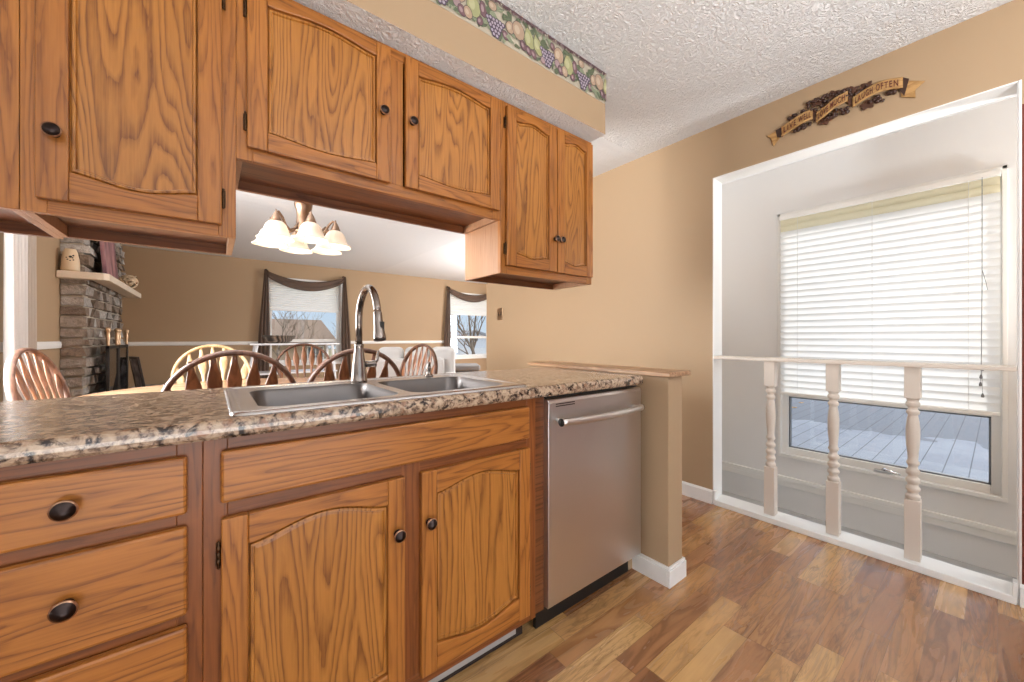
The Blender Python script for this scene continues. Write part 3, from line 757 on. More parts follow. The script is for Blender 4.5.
# faucet
fx, fy, fz = .428, 1.462, CT1+.006
f = thing('kitchen_faucet', 'tall gooseneck brushed nickel faucet behind the sink', 'faucet', (fx, fy, fz))
bm = new(); lathe(bm, [(.030, 0), (.030, .004), (.028, .008), (.0265, .03), (.024, .06), (.020, .09), (.0172, .115), (.0165, .128), (.0172, .13), (.0172, .136), (.0145, .138)], (fx, fy, fz), seg=24)
part('body', bm, NICKEL, f)
bm = new(); pts = [(fx, fy, fz+.13), (fx, fy, fz+.220)]; rad = .102
for i in range(1, 17):
    t = PI*i/16*.94; pts.append((fx, fy-rad+rad*math.cos(t), fz+.220+rad*math.sin(t)*1.12))
tube(bm, pts, .0125, 14); part('gooseneck', bm, NICKEL, f)
e = Vector(pts[-1]); d = (Vector(pts[-1])-Vector(pts[-2])).normalized()
bm = new(); lathe(bm, [(.0128, -.004), (.0145, 0), (.0145, .02), (.0155, .035), (.0185, .07), (.0205, .085), (.0195, .092), (.0, .092)], e, d, 20)
sp = part('spray_head', bm, NICKEL, f)
bm = new(); q = e+d*.045; box(bm, -.006, .006, -.004, .004, -.02, .02); xf(bm, Matrix.Translation(q+Vector((.006, -.0145, -.005))) @ Matrix.Rotation(.08, 4, 'X')); part('spray_button', bm, BLACKM, f, sp)
bm = new(); lathe(bm, [(.0, .0), (.012, 0), (.012, .034), (.014, .036), (.014, .046), (0, .048)], (fx+.016, fy, fz+.062), (1, 0, 0), 16)
tube(bm, [(fx+.056, fy, fz+.062), (fx+.066, fy-.002, fz+.075), (fx+.070, fy-.006, fz+.112)], [.007, .006, .0045], 10)
part('lever', bm, NICKEL, f)
sx_, sy_ = .715, 1.475
f = thing('soap_dispenser', 'short metal soap pump on the back rim of the sink', 'soap dispenser', (sx_, sy_, fz))
bm = new(); lathe(bm, [(.019, 0), (.019, .004), (.013, .008), (.0105, .012), (.010, .026), (.012, .03), (.010, .038), (.0075, .05), (.0075, .056), (0, .058)], (sx_, sy_, fz), seg=18); part('pump_body', bm, NICKEL, f)
bm = new(); tube(bm, [(sx_, sy_, fz+.052), (sx_-.008, sy_-.018, fz+.056), (sx_-.018, sy_-.04, fz+.048)], [.0075, .0065, .005], 10); part('spout', bm, NICKEL, f)

# ------------------------------------------------------------------ dishwasher
dw = thing('dishwasher', 'stainless steel dishwasher with a curved bar handle beside the end wall', 'dishwasher', (1.24, 1.0, 0))
DX0, DX1 = .945, 1.517; DWY = .992
bm = new(); box(bm, DX0+.004, DX1-.004, DWY+.02, 1.58, .11, .868); part('tub', bm, BLACKM, dw)
bm = new()
n = 14; prof = [(DWY+.03, .108), (DWY+.004, .108), (DWY, .115)]
prof += [(DWY, .70), (DWY, .80), (DWY-.002, .845), (DWY+.004, .858), (DWY+.03, .862)]
prism(bm, prof, 'x', DX0, DX1); part('door', bm, STEEL, dw, bevel=.002)
bm = new(); pts = []
for i in range(25):
    t = i/24; pts.append((DX0+.03+(DX1-DX0-.082)*t, DWY-.036-.022*math.sin(PI*t), .780-.002*math.sin(PI*t)))
tube(bm, pts, .0140, 14)
for xx in (DX0+.045, DX1-.067): tube(bm, [(xx, DWY-.039, .78), (xx, DWY+.002, .78)], .009, 10)
h = part('handle', bm, STEEL, dw)
for xx, s_ in ((DX0+.03, -1), (DX1-.052, 1)):
    bm = new(); lathe(bm, [(.0143, 0), (.0143, .003), (0, .0032)], (xx, DWY-.036, .78), (s_, 0, 0), 14); part('end_cap', bm, BLACKM, dw, h)
bm = new()
for k in (0, 1): box(bm, DX0+.035, DX0+.135, DWY-.0025, DWY+.001, .838-k*.008, .8415-k*.008)
part('vent_slot', bm, BLACKM, dw)
bm = new(); box(bm, DX0, DX1, 1.06, 1.075, .0, .108); part('toe_panel', bm, BLACKM, dw)
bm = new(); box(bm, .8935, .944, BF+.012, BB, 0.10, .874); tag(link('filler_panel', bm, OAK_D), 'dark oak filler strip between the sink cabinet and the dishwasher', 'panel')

# ------------------------------------------------------------------ balusters and rail in the opening
rail = thing('stair_guard_rail', 'slim grey-cream handrail spanning the stairwell opening', 'railing', (2.61, .55, 0.034))
bm = new(); box(bm, WX-.008, 2.662, OY0+.006, OY1-.006, .944, .964); part('handrail', bm, CREAM, rail, bevel=.004)
BAL = [(.837, 'cream turned baluster, the farthest from the dark red wall'), (.545, 'cream turned baluster, the middle one of three under the handrail'), (.250, 'cream turned baluster, the nearest to the dark red wall')]
def baluster(x, y):
    bm = new(); hw = .027
    box(bm, x-hw, x+hw, y-hw, y+hw, .0345, .315); box(bm, x-hw, x+hw, y-hw, y+hw, .795, .9435)
    z = [(.024, .315), (.026, .325), (.0265, .335), (.019, .343), (.0185, .352), (.025, .36), (.0255, .372), (.019, .38), (.0185, .39), (.025, .398), (.0255, .412), (.018, .42), (.0175, .43), (.024, .438), (.0245, .452), (.017, .462), (.0165, .475), (.0225, .484), (.0225, .493),
         (.0175, .503), (.019, .53), (.0225, .57), (.0245, .61), (.0245, .645), (.022, .68), (.0185, .705), (.017, .715), (.023, .723), (.0235, .734), (.0165, .742), (.017, .752), (.0245, .76), (.025, .773), (.019, .781), (.022, .79), (.0265, .795)]
    lathe(bm, z, (x, y, 0), seg=18); return bm
for y, lab in BAL:
    o = link('baluster', baluster(0, 0), CREAM, bevel=.0015); o.location = (2.617, y, 0); tag(o, lab, 'baluster', 'balusters in the stairwell opening')

# ------------------------------------------------------------------ stairwell blind
bl = thing('window_blind', 'white horizontal blind drawn most of the way down the stairwell window', 'blind', (SX-.03, .53, .62))
by0, by1 = WY0+.024, WY1-.024
bm = new(); box(bm, SX-.05, SX-.005, by0, by1, 2.015, 2.05); part('head_rail', bm, WHITE, bl, bevel=.003)
bm = new(); Nn = 29; pitch = (2.012-.655)/Nn
for i in range(Nn):
    zc = 2.012-pitch*(i+.5)
    rows = []
    for j in range(6):
        q = j/5-.5; rows.append([(SX-.03+q*.016-.006*(1-4*q*q), yy, zc-q*.0492) for yy in (by0+.004, by1-.004)])
    sheet(bm, rows, mi=1 if i < 2 else 0)
part('slats', bm, [BLIND, BLIND_WARM], bl)
bm = new(); box(bm, SX-.045, SX-.012, by0+.003, by1-.003, .628, .652); part('bottom_rail', bm, WHITE, bl, bevel=.004)
bm = new()
for yy in (by0+.12, (by0+by1)/2, by1-.12): tube(bm, [(SX-.052, yy, 2.02), (SX-.052, yy, .65)], .0012, 5)
part('ladder_cord', bm, WHITE, bl)
bm = new(); yc = .058
tube(bm, [(SX-.058, yc, 2.02), (SX-.058, yc, 1.4), (SX-.058, yc+.003, .92)], .0016, 6)
tube(bm, [(SX-.058, yc, 1.48), (SX-.058, yc-.015, 1.40), (SX-.058, yc-.02, 1.36)], .0013, 6)
for z, dy in ((.90, 0), (.855, .004), (.81, .006), (.745, -.002)):
    lathe(bm, [(.0, .012), (.003, .011), (.007, -.004), (.006, -.012), (0, -.013)], (SX-.058, yc+dy, z), seg=10)
    tube(bm, [(SX-.058, yc+dy, z+.01), (SX-.058, yc+.002, .92)], .001, 5)
part('pull_cord', bm, CORD, bl)

# ------------------------------------------------------------------ carved ribbon plaque above the opening
RIB = wood('plaque_ribbon_wood', '#b58d58', '#9c7443', (8, 8, 30), .5)
RIBE = base_mat('plaque_ribbon_edge', '#8a6136', .5)
LETT = base_mat('plaque_lettering', '#5a2414', .5)
GRAP = base_mat('plaque_grape_brown', '#3a2116', .4)
LEAFB = base_mat('plaque_leaf_brown', '#4d2d1b', .5)
pq = thing('wall_plaque', 'carved ribbon plaque reading LIVE WELL LOVE MUCH LAUGH OFTEN above the opening', 'wall plaque', (WX, .52, 2.27))
def bez(p, n=24):
    """smooth curve through points (y, z) sampled n times, returns points"""
    P = [Vector((a, b)) for a, b in p]; P = [P[0]*2-P[1]]+P+[P[-1]*2-P[-2]]; o = []
    segs = len(P)-3
    for i in range(n+1):
        t = i/n*segs; k = min(int(t), segs-1); t -= k; a, b, c, d = P[k:k+4]
        o.append(.5*((2*b)+(c-a)*t+(2*a-5*b+4*c-d)*t*t+(3*b-a-3*c+d)*t**3))
    return o
def ribbon(mid, hw, dep):
    """mid: centre line (y, z); visible strip of half height hw; dep(s): stand-off from the wall"""
    c = bez(mid); n = len(c); bm = new(); front = []
    for i, p in enumerate(c):
        s = i/(n-1); x = WX-dep(s)
        front.append([(x, p.x, p.y-hw), (x-.003, p.x, p.y-hw+.005), (x-.001, p.x, p.y-hw+.009), (x-.001, p.x, p.y+hw-.009), (x-.003, p.x, p.y+hw-.005), (x, p.x, p.y+hw)])
    sheet(bm, front); return bm, c
def lettering(txt, c, size, dep, wfac=1.0):
    cu = bpy.data.curves.new('lettering', 'FONT'); cu.body = txt; cu.size = size; cu.extrude = .0012; cu.offset = .0005; cu.space_character = 1.3; cu.shear = .0
    o = bpy.data.objects.new('lettering_source', cu); COL.objects.link(o)
    dg = bpy.context.evaluated_depsgraph_get(); me = bpy.data.meshes.new_from_object(o.evaluated_get(dg))
    bpy.data.objects.remove(o); bpy.data.curves.remove(cu)
    xs = [v.co.x for v in me.vertices]; x0, x1 = min(xs), max(xs); ys = [v.co.y for v in me.vertices]; yc = (min(ys)+max(ys))/2
    n = len(c)-1
    for v in me.vertices:
        s = .07+.86*(v.co.x-x0)/(x1-x0); t = s*n; k = min(int(t), n-1); p = c[k].lerp(c[k+1], t-k)
        v.co = Vector((WX-dep(s)-.0042+v.co.z*-1, p.x, p.y+(v.co.y-yc)))
    bm = new(); bm.from_mesh(me); bpy.data.meshes.remove(me); return bm
segs_ = [('LIVE WELL', [(.762, 2.252), (.70, 2.270), (.655, 2.283), (.618, 2.289)], .028, lambda s: .016+.010*math.sin(PI*s)),
         ('LOVE MUCH', [(.602, 2.258), (.56, 2.274), (.52, 2.297), (.472, 2.312)], .026, lambda s: .020+.012*math.sin(PI*s)),
         ('LAUGH OFTEN', [(.456, 2.270), (.40, 2.286), (.345, 2.293), (.276, 2.279)], .025, lambda s: .016+.012*math.sin(PI*s))]
for txt, mid, hw, dep in segs_:
    bm, c = ribbon(mid, hw, dep)
    r = part('ribbon', bm, RIB, pq, solid=.004)
    part('lettering', lettering(txt, c, .043, dep), LETT, pq, r)
# folded ribbon backs and swallow-tail ends
def strip(pts_top, pts_bot, x, mat, nm='ribbon_fold'):
    bm = new(); sheet(bm, [[(x, a[0], a[1]), (x, b[0], b[1])] for a, b in zip(pts_top, pts_bot)], smooth=False); part(nm, bm, mat, pq, solid=.004)
strip([(.792, 2.276), (.762, 2.282)], [(.784, 2.232), (.757, 2.224)], WX-.010, GRAP)
strip([(.618, 2.312), (.596, 2.288)], [(.622, 2.262), (.60, 2.232)], WX-.012, LEAFB)
strip([(.474, 2.334), (.452, 2.298)], [(.478, 2.288), (.456, 2.245)], WX-.012, LEAFB)
strip([(.280, 2.308), (.256, 2.288)], [(.290, 2.256), (.272, 2.216)], WX-.010, GRAP)
def tail(poly, nm='ribbon_tail'):
    bm = new(); prism(bm, poly, 'x', WX-.010, WX-.004); part(nm, bm, RIB, pq, bevel=.0015)
tail([(.790, 2.272), (.838, 2.262), (.815, 2.238), (.803, 2.190), (.775, 2.225)])
tail([(.272, 2.288), (.205, 2.252), (.236, 2.228), (.236, 2.190), (.284, 2.218)])
def blob(bm, y, z, r, x=WX-.012):
    ico = bmesh.ops.create_icosphere(bm, subdivisions=2, radius=r)
    bmesh.ops.translate(bm, vec=(x, y, z), verts=ico['verts'])
    for v in ico['verts']:
        for f in v.link_faces: f.smooth = True
Rp = random.Random(5)
for cy, cz, wy, wz, n in ((.686, 2.312, .045, .014, 14), (.59, 2.335, .05, .030, 26), (.50, 2.338, .035, .016, 12), (.43, 2.318, .05, .016, 16),
                          (.665, 2.237, .035, .014, 14), (.52, 2.250, .05, .018, 24), (.37, 2.244, .03, .014, 12), (.318, 2.256, .02, .010, 6)):
    bm = new()
    for i in range(n): blob(bm, cy+Rp.uniform(-wy, wy), cz+Rp.uniform(-wz, wz), Rp.uniform(.007, .0105), WX-.010-Rp.uniform(0, .006))
    part('grape_cluster', bm, GRAP, pq)
for cy, cz, a in ((.60, 2.345, .4), (.535, 2.352, 1.4), (.46, 2.335, .2), (.565, 2.232, -.5), (.40, 2.236, .3), (.405, 2.328, 1.0)):
    bm = new(); pl = []
    for i in range(20):
        t = 2*PI*i/20; q = .026*(1+.28*math.cos(5*t)); pl.append((cy+q*math.cos(t+a), cz+q*math.sin(t+a)*.8))
    prism(bm, pl, 'x', WX-.013, WX-.006); part('leaf', bm, LEAFB, pq, bevel=.002)

# brass double switch plate on the right wall beyond the counter
sp = thing('switch_plate', 'small brass double switch plate on the tan wall behind the counter', 'switch plate', (WX, 3.48, 1.35))
bm = new(); box(bm, WX-.006, WX, 3.43, 3.53, 1.285, 1.42); part('cover', bm, BRASS, sp, bevel=.003)
for dy in (-.023, .023):
    bm = new(); box(bm, WX-.012, WX-.005, 3.48+dy-.008, 3.48+dy+.008, 1.335, 1.37); part('toggle', bm, base_mat('switch_toggle', '#4a3a2a', .4), sp)

# ------------------------------------------------------------------ dining table and Windsor chairs
TX, TY = .12, 3.02; TR = .745; TH = .75
t = thing('dining_table', 'round pale wood dining table with chairs around it behind the counter', 'table', (TX, TY, 0))
bm = new(); lathe(bm, [(0, TH-.028), (TR-.02, TH-.028), (TR, TH-.016), (TR, TH-.010), (TR-.008, TH), (0, TH)], (TX, TY, 0), seg=64); part('table_top', bm, TABLEW, t)
bm = new(); lathe(bm, [(.09, .08), (.10, .10), (.07, .16), (.055, .25), (.10, .36), (.115, .45), (.07, .56), (.06, .60), (.14, .66), (.16, .721)], (TX, TY, 0), seg=24); part('pedestal', bm, CHAIRS_, t)
for k in range(4):
    bm = new(); a = PI/4+k*PI/2; pts = [(TX+math.cos(a)*r, TY+math.sin(a)*r, z) for r, z in ((.05, .13), (.20, .13), (.34, .07), (.44, .03))]
    tube(bm, pts, [.035, .034, .03, .028], 10); part('leg', bm, CHAIRS_, t)

def windsor(name, label, M1, M2, nsp=7):
    """local frame: back plane at +y side leaning to +y, sitter faces -y"""
    root = thing(name, label, 'chair', group='Windsor chairs around the dining table')
    SHt = .445
    bm = new(); pl = []
    for i in range(32):
        a = 2*PI*i/32; pl.append((.215*math.copysign(abs(math.cos(a))**.8, math.cos(a)), .205*math.copysign(abs(math.sin(a))**.85, math.sin(a))))
    prism(bm, pl, 'z', SHt-.038, SHt); link('seat', bm, M1, root, bevel=.012, seg=3)
    for sx, sy in ((-1, -1), (1, -1), (-1, 1), (1, 1)):
        bm = new(); a = Vector((sx*.13, sy*.12, SHt-.03)); b = Vector((sx*.20, sy*.20, 0))
        fr = [(0, .012), (.12, .018), (.3, .021), (.38, .013), (.42, .02), (.5, .014), (.6, .021), (.8, .018), (1, .012)]
        tube(bm, [a.lerp(b, q) for q, r in fr], [r for q, r in fr], 10); link('leg', bm, M1, root)
    for sx in (-1, 1):
        bm = new(); tube(bm, [(sx*.17, -.165, .18), (sx*.175, 0, .18), (sx*.17, .165, .18)], [.009, .014, .009], 8); link('stretcher', bm, M1, root)
    bm = new(); tube(bm, [(-.172, 0, .18), (0, 0, .18), (.172, 0, .18)], [.009, .014, .009], 8); link('stretcher', bm, M1, root)
    # bow
    def bk(u, h): return Vector((u, .165+h*.24, SHt+h))
    top = .572; W = .245; hs = top-W
    pts = [bk(-(.165+(W-.165)*math.sin(PI/2*k/8)), -.005+(hs+.005)*k/8) for k in range(8)]
    pts += [bk(-W*math.cos(PI*k/24), hs+W*math.sin(PI*k/24)) for k in range(25)]
    pts += [bk((.165+(W-.165)*math.sin(PI/2*k/8)), -.005+(hs+.005)*k/8) for k in range(7, -1, -1)]
    bm = new(); tube(bm, pts, .0195, 12, flat=.62); link('bow', bm, M2, root)
    for k in range(nsp):
        u0 = (k-(nsp-1)/2)*.048; u1 = (k-(nsp-1)/2)*.074
        hh = 0
        for a, b in zip(pts, pts[1:]):
            if (a.x-u1)*(b.x-u1) <= 0 and a.z > SHt+.25: hh = a.z-SHt
        hh = hh or .5
        bm = new(); wd = [(0, .007), (.3, .008), (.5, .009), (.62, .012), (.72, .025), (.79, .028), (.85, .022), (.92, .012), (1, .0085)]
        rows = []
        for q, r in wd:
            c = bk(u0+(u1-u0)*q, hh*q); tk = .0065 if r > .012 else .007
            rows.append([c+Vector((r*math.cos(z), tk*math.sin(z), 0)) for z in [2*PI*j/10 for j in range(10)]])
        V = [[bm.verts.new(p) for p in r] for r in rows]
        for a, b in zip(V, V[1:]):
            for j in range(10): bm.faces.new((a[j], a[(j+1) % 10], b[(j+1) % 10], b[j])).smooth = True
        bm.faces.new(V[0]); bm.faces.new(V[-1]); link('spindle', bm, M1, root)
    return root
def place(o, x, y, rz, label=None):
    o.location = (x, y, 0); o.rotation_euler = (0, 0, rz)
    if label: o['label'] = label
# back side is local +y. rz rotates so that the back points away from the table centre
ch = windsor('windsor_chair', 'brown Windsor chair seen from behind, left of the faucet behind the sink', CHAIRW, CHAIRS_)
place(ch, .078, 2.33, PI)
c2 = copy_tree(ch); place(c2, .59, 2.33, PI+.03, 'brown Windsor chair seen from behind through the gooseneck faucet')
c3 = copy_tree(ch); place(c3, .70, 3.95, -.05, 'brown Windsor chair on the far side of the table, in front of the tiered stand')
c4 = copy_tree(ch); place(c4, -.47, 3.12, PI/2-.12, 'brown Windsor chair at the left side of the table, near the curtain')
c5 = copy_tree(ch); place(c5, 1.17, 3.08, -PI/2+.2, 'brown Windsor chair at the right end, beside the sofa and the soap pump')
cp = windsor('windsor_chair', 'pale wood Windsor chair on the far side of the table, against the chair rail', CHAIRP, CHAIRPS)
place(cp, .04, 3.62, .12)

# ------------------------------------------------------------------ chandelier
CX, CY, CZL = .47, 2.80, 1.725
cl = thing('chandelier', 'bronze six-arm chandelier with white bell shades over the dining table', 'chandelier', (CX, CY, CZL))
bm = new(); lathe(bm, [(.0, .20), (.012, .20), (.014, .235), (.035, .24), (.052, .235), (.055, .225), (.05, .20), (.043, .185), (.04, .15), (.044, .09), (.052, .06), (.045, .035), (.02, .02), (.012, 0), (.016, -.015), (0, -.028)][::-1], (CX, CY, CZL), seg=20)
part('column', bm, LAMPBR, cl)
bm = new(); lathe(bm, [(.036, .238), (.036, .29), (.028, .30), (.008, .302)], (CX, CY, CZL), seg=16); tube(bm, [(CX, CY, CZL+.29), (CX, CY, CZ-.02)], .006, 8)
lathe(bm, [(.065, CZ-.001-CZL), (.065, CZ-.012-CZL), (.03, CZ-.035-CZL), (0, CZ-.036-CZL)], (CX, CY, CZL), seg=20); part('stem', bm, LAMPBR, cl)
base_a = math.atan2(-CY, -CX)+math.radians(12)
AR = .195
for k in range(6):
    a = base_a+k*PI/3; dx, dy = math.cos(a), math.sin(a)
    def q(r, z): return (CX+dx*r, CY+dy*r, CZL+z)
    bm = new(); tube(bm, [q(.035, .10), q(.06, .055), q(.10, .035), q(.13, .055), q(.155, .10), q(.18, .125), q(AR, .115), q(AR, .07)], [.009, .009, .008, .008, .008, .008, .008, .008], 8)
    lathe(bm, [(0, .135), (.004, .133), (.006, .12), (.01, .115), (.016, .105), (.024, .085), (.032, .062), (.030, .052), (0, .052)][::-1], q(AR, 0), seg=14)
    arm = part('arm', bm, LAMPBR, cl)
    bm = new(); wv_ = lambda j, th: (.05*math.sin(5*th)*(max(0, j-4)/4) if j > 4 else 0)
    pr = [(r_, h_*.82+.009) for r_, h_ in [(.030, .06), (.040, .053), (.052, .036), (.060, .014), (.066, -.012), (.073, -.034), (.085, -.052), (.096, -.060), (.099, -.064)]]
    lathe(bm, pr, q(AR, 0), seg=30, close=False, wav=wv_); part('shade', bm, LAMPGLASS, cl, arm, solid=.004)
    bm = new(); lathe(bm, [(.012, .05), (.013, .03), (.02, .01), (.029, -.018), (.028, -.036), (.016, -.05), (0, -.054)][::-1], q(AR, 0), seg=14); part('bulb', bm, BULB, cl, arm)
    light('chandelier_bulb_light', 'POINT', q(AR, -.085), .45, (1, .86, .66), radius=.03)

# ------------------------------------------------------------------ fireplace chimney with stones, mantel and hearth
FX0, FX1, FYA, FYB = LX, -.93, 5.32, 7.20
def stones(bm, rnd_):
    box(bm, FX0+.002, FX1-.03, FYA+.03, FYB-.02, 0, CZ-.002, 1)
    z = .0
    while z < CZ-.02:
        h = rnd_.uniform(.075, .115); h = min(h, CZ-.004-z)
        y = FYA
        first = True
        while y < FYB-.01:   # front face, towards +x
            ln = rnd_.uniform(.10, .34); ln = min(ln, FYB-y)
            if first: x0 = FX0+.004
            else: x0 = FX1-.06
            px = FX1+rnd_.uniform(-.018, .02); py = FYA+(rnd_.uniform(-.012, .012) if first else 0)
            x0 = x0
            vs = box(bm, x0, px, y if not first else py, y+ln-.014, z, z+h-.020, 0)
            for v in vs:
                v.co.z += rnd_.uniform(-.008, .006); 
                if v.co.x > x0+.01: v.co.x += rnd_.uniform(-.014, .014)
            y += ln; first = False
        z += h
bm = new(); stones(bm, random.Random(11))
chim = link('fireplace_chimney', bm, [STONE, MORTAR], bevel=.008, seg=2)
tag(chim, 'grey-brown stacked stone fireplace chimney on the left wall', 'fireplace')
bm = new(); box(bm, -.885, -.45, 5.05, 7.7, 0, .40)
tag(link('hearth', bm, STONE, bevel=.015), 'raised stone hearth at the foot of the chimney', 'hearth')
bm = new(); prism(bm, [(LX+.006, 5.20), (-.80, 5.20), (-.765, 5.23), (-.765, 7.30), (LX+.006, 7.30), (LX+.006, 7.225), (-.893, 7.225), (-.893, 5.303), (LX+.006, 5.303)], 'z', 1.625, 1.69)
mz = 1.69
for f in [f for f in bm.faces]: pass
MANT = paint('cream_mantel_paint', '#ddd0bd', .5, 60, .03)
tag(link('mantel_shelf', bm, MANT, bevel=.005), 'cream painted mantel shelf wrapped around the stone chimney', 'mantel shelf')
# things on the mantel
j = thing('ceramic_jar', 'beige tapered ceramic lantern with pierced flower on the mantel', 'jar', (-.955, 5.245+.06, mz))
jx, jy = -1.02, 5.262
j.location = (jx, jy, mz)
bm = new(); lathe(bm, [(r*.74, h*.86) for r, h in [(.0, .001), (.075, .001), (.082, .02), (.078, .12), (.062, .20), (.052, .232), (.045, .24), (0, .241)]], (jx, jy, mz), seg=24); jb = part('body', bm, PORC, j)
bm = new()
for dx, dz, r, rot in ((.012, .15, .016, 0), (.035, .165, .010, .5), (-.01, .12, .010, -.6), (.012, .11, .009, .2), (.035, .118, .010, .9), (.03, .14, .009, 0), (-.02, .14, .009, .3)):
    r *= .74; dx *= .74; dz *= .86; yy = jy-math.sqrt(max(.0001, (.0575-.02*max(0, dz-.09))**2-dx*dx))*(.985 if dz < .11 else .955)
    lathe(bm, [(r, 0), (r*.7, .006), (0, .007)], (jx+dx, yy+.004, mz+dz), (0, -1, 0), 10)
part('cutout', bm, BLACKM, j, jb)
pn = thing('mantel_picture', 'mauve abstract picture leaning on the chimney above the mantel', 'picture', (-.90, 5.80, mz))
PICM = base_mat('mauve_abstract_picture', '#7b5058', .5); g = N(PICM); co = g.coords('Object')
nz = g.noise(g.mapping(co, (4, 9, 2.2)), 1, 3, .6)
g.color(g.ramp(nz, [(.3, '#4a2f38'), (.5, '#7d545c'), (.62, '#a5797a'), (.8, '#c79a86')]))
bm = new(); box(bm, 0, .03, -.30, .30, 0, .52); xf(bm, Matrix.Translation((-.852, 5.80, mz+.001)) @ Matrix.Rotation(-.07, 4, 'Y'))
part('canvas', bm, PICM, pn, bevel=.003)
sc_ = thing('twig_ornament', 'small white twig ball ornament at the far end of the mantel', 'ornament', (-.82, 6.75, mz))
bm = new(); Rt = random.Random(2)
for i in range(16):
    a, b, r = Rt.uniform(0, 6.28), Rt.uniform(-1, 1), .085; ax = Vector((Rt.uniform(-1, 1), Rt.uniform(-1, 1), Rt.uniform(-1, 1))).normalized(); u_ = ax.orthogonal().normalized(); v_ = ax.cross(u_)
    tube(bm, [Vector((-.82, 6.72, mz+.092))+(u_*math.cos(q)+v_*math.sin(q))*r for q in [2*PI*k/14 for k in range(14)]], .007, 5, closed=True)
part('twigs', bm, PORC, sc_)
bm = new(); tube(bm, [(-.82, 6.74, mz+.10), (-.79, 6.86, mz+.17), (-.78, 7.0, mz+.20)], .006, 5); tube(bm, [(-.82, 6.74, mz+.08), (-.81, 6.90, mz+.12), (-.80, 7.02, mz+.11)], .006, 5); part('stem', bm, PORC, sc_)
# fireplace screen
fs = thing('fireplace_screen', 'black fireplace screen with smoked glass panels and brass finials before the chimney', 'fireplace screen', (-.83, 6.0, .40))
fxs = -.82; fz0, fz1 = .403, 1.0
for ya, yb in ((5.50, 6.02), (6.04, 6.62)):
    bm = new()
    for a in ((ya, ya+.03, fz0, fz1), (yb-.03, yb, fz0, fz1), (ya, yb, fz0, fz0+.05), (ya, yb, fz1-.03, fz1)): box(bm, fxs-.012, fxs+.012, a[0], a[1], a[2], a[3])
    fr = part('panel_frame', bm, BLACKM, fs, bevel=.003)
    bm = new(); box(bm, fxs-.003, fxs+.003, ya+.025, yb-.025, fz0+.045, fz1-.025); part('glass', bm, SMOKED, fs, fr)
for yy in (5.52, 5.98, 6.10, 6.58):
    bm = new(); lathe(bm, [(r*.75, h) for r, h in [(.012, -.03), (.014, .0), (.022, .015), (.016, .03), (.02, .06), (.024, .10), (.018, .13), (.026, .15), (.03, .165), (.02, .185), (0, .19)]], (fxs, yy, fz1), seg=12); part('finial', bm, BRASS, fs)
pf = thing('picture_frame', 'small dark picture frame leaning beside the hearth screen', 'picture frame', (-.74, 6.93, .40))
M_ = Matrix.Translation((-.74, 6.93, .402)) @ Matrix.Rotation(.35, 4, 'Z') @ Matrix.Rotation(-.16, 4, 'Y') 
bm = new()
for a in ((-.16, -.13, 0, .44), (.13, .16, 0, .44), (-.13, .13, 0, .03), (-.13, .13, .41, .44)): box(bm, 0, .025, a[0], a[1], a[2], a[3])
xf(bm, M_); part('frame', bm, base_mat('dark_brown_frame', '#2e211b', .4), pf, bevel=.003)
bm = new(); box(bm, .004, .012, -.14, .14, .02, .42); xf(bm, M_); 
PM = base_mat('pale_photo_print', '#b9b2b4', .4); g = N(PM); co = g.coords('Object'); g.color(g.ramp(g.noise(co, 7, 3), [(.35, '#6d6670'), (.5, '#a79fa6'), (.65, '#d9d5d3')]))
part('print', bm, PM, pf)

# ------------------------------------------------------------------ curtains, swags, shades
def pleats(y0, y1, x, z0, z1, n, amp, ax='y', pinch=None, lean=0):
    rows = []; K = n*8
    for r in range(13):
        q = r/12; z = z1+(z0-z1)*q; row = []
        wq = pinch(q) if pinch else 1
        for k in range(K+1):
            s = k/K; yy = (y0+y1)/2+(s-.5)*(y1-y0)*wq+lean*q; d = amp*math.sin(2*PI*n*s+.6*math.sin(q*3))*(.7+.3*q)
            row.append((x+d, yy, z) if ax == 'y' else (yy, x+d, z))
        rows.append(row)
    return rows
bm = new(); sheet(bm, pleats(3.80, 4.10, LX+.10, .05, 2.28, 5, .03, pinch=lambda q: 1-.15*q)); tag(link('window_curtain', bm, CURTAIN, solid=.003), 'white hanging curtain panel at the left edge of the dining room', 'curtain')
bm = new(); sheet(bm, pleats(4.13, 4.36, LX+.08, .05, 2.28, 4, .025, pinch=lambda q: 1-.1*q)); tag(link('window_curtain', bm, CURTAING, solid=.003), 'beige hanging curtain panel nearest the chimney', 'curtain')
bm = new(); tube(bm, [(LX+.09, 2.1, 2.315), (LX+.09, 4.5, 2.315)], .012, 10); lathe(bm, [(.012, 0), (.025, .02), (.02, .045), (0, .05)], (LX+.09, 4.5, 2.315), (0, 1, 0), 12)
box(bm, LX, LX+.1, 4.40, 4.42, 2.305, 2.325); tag(link('curtain_rod', bm, BRONZE), 'dark curtain rod over the left dining room window', 'curtain rod')

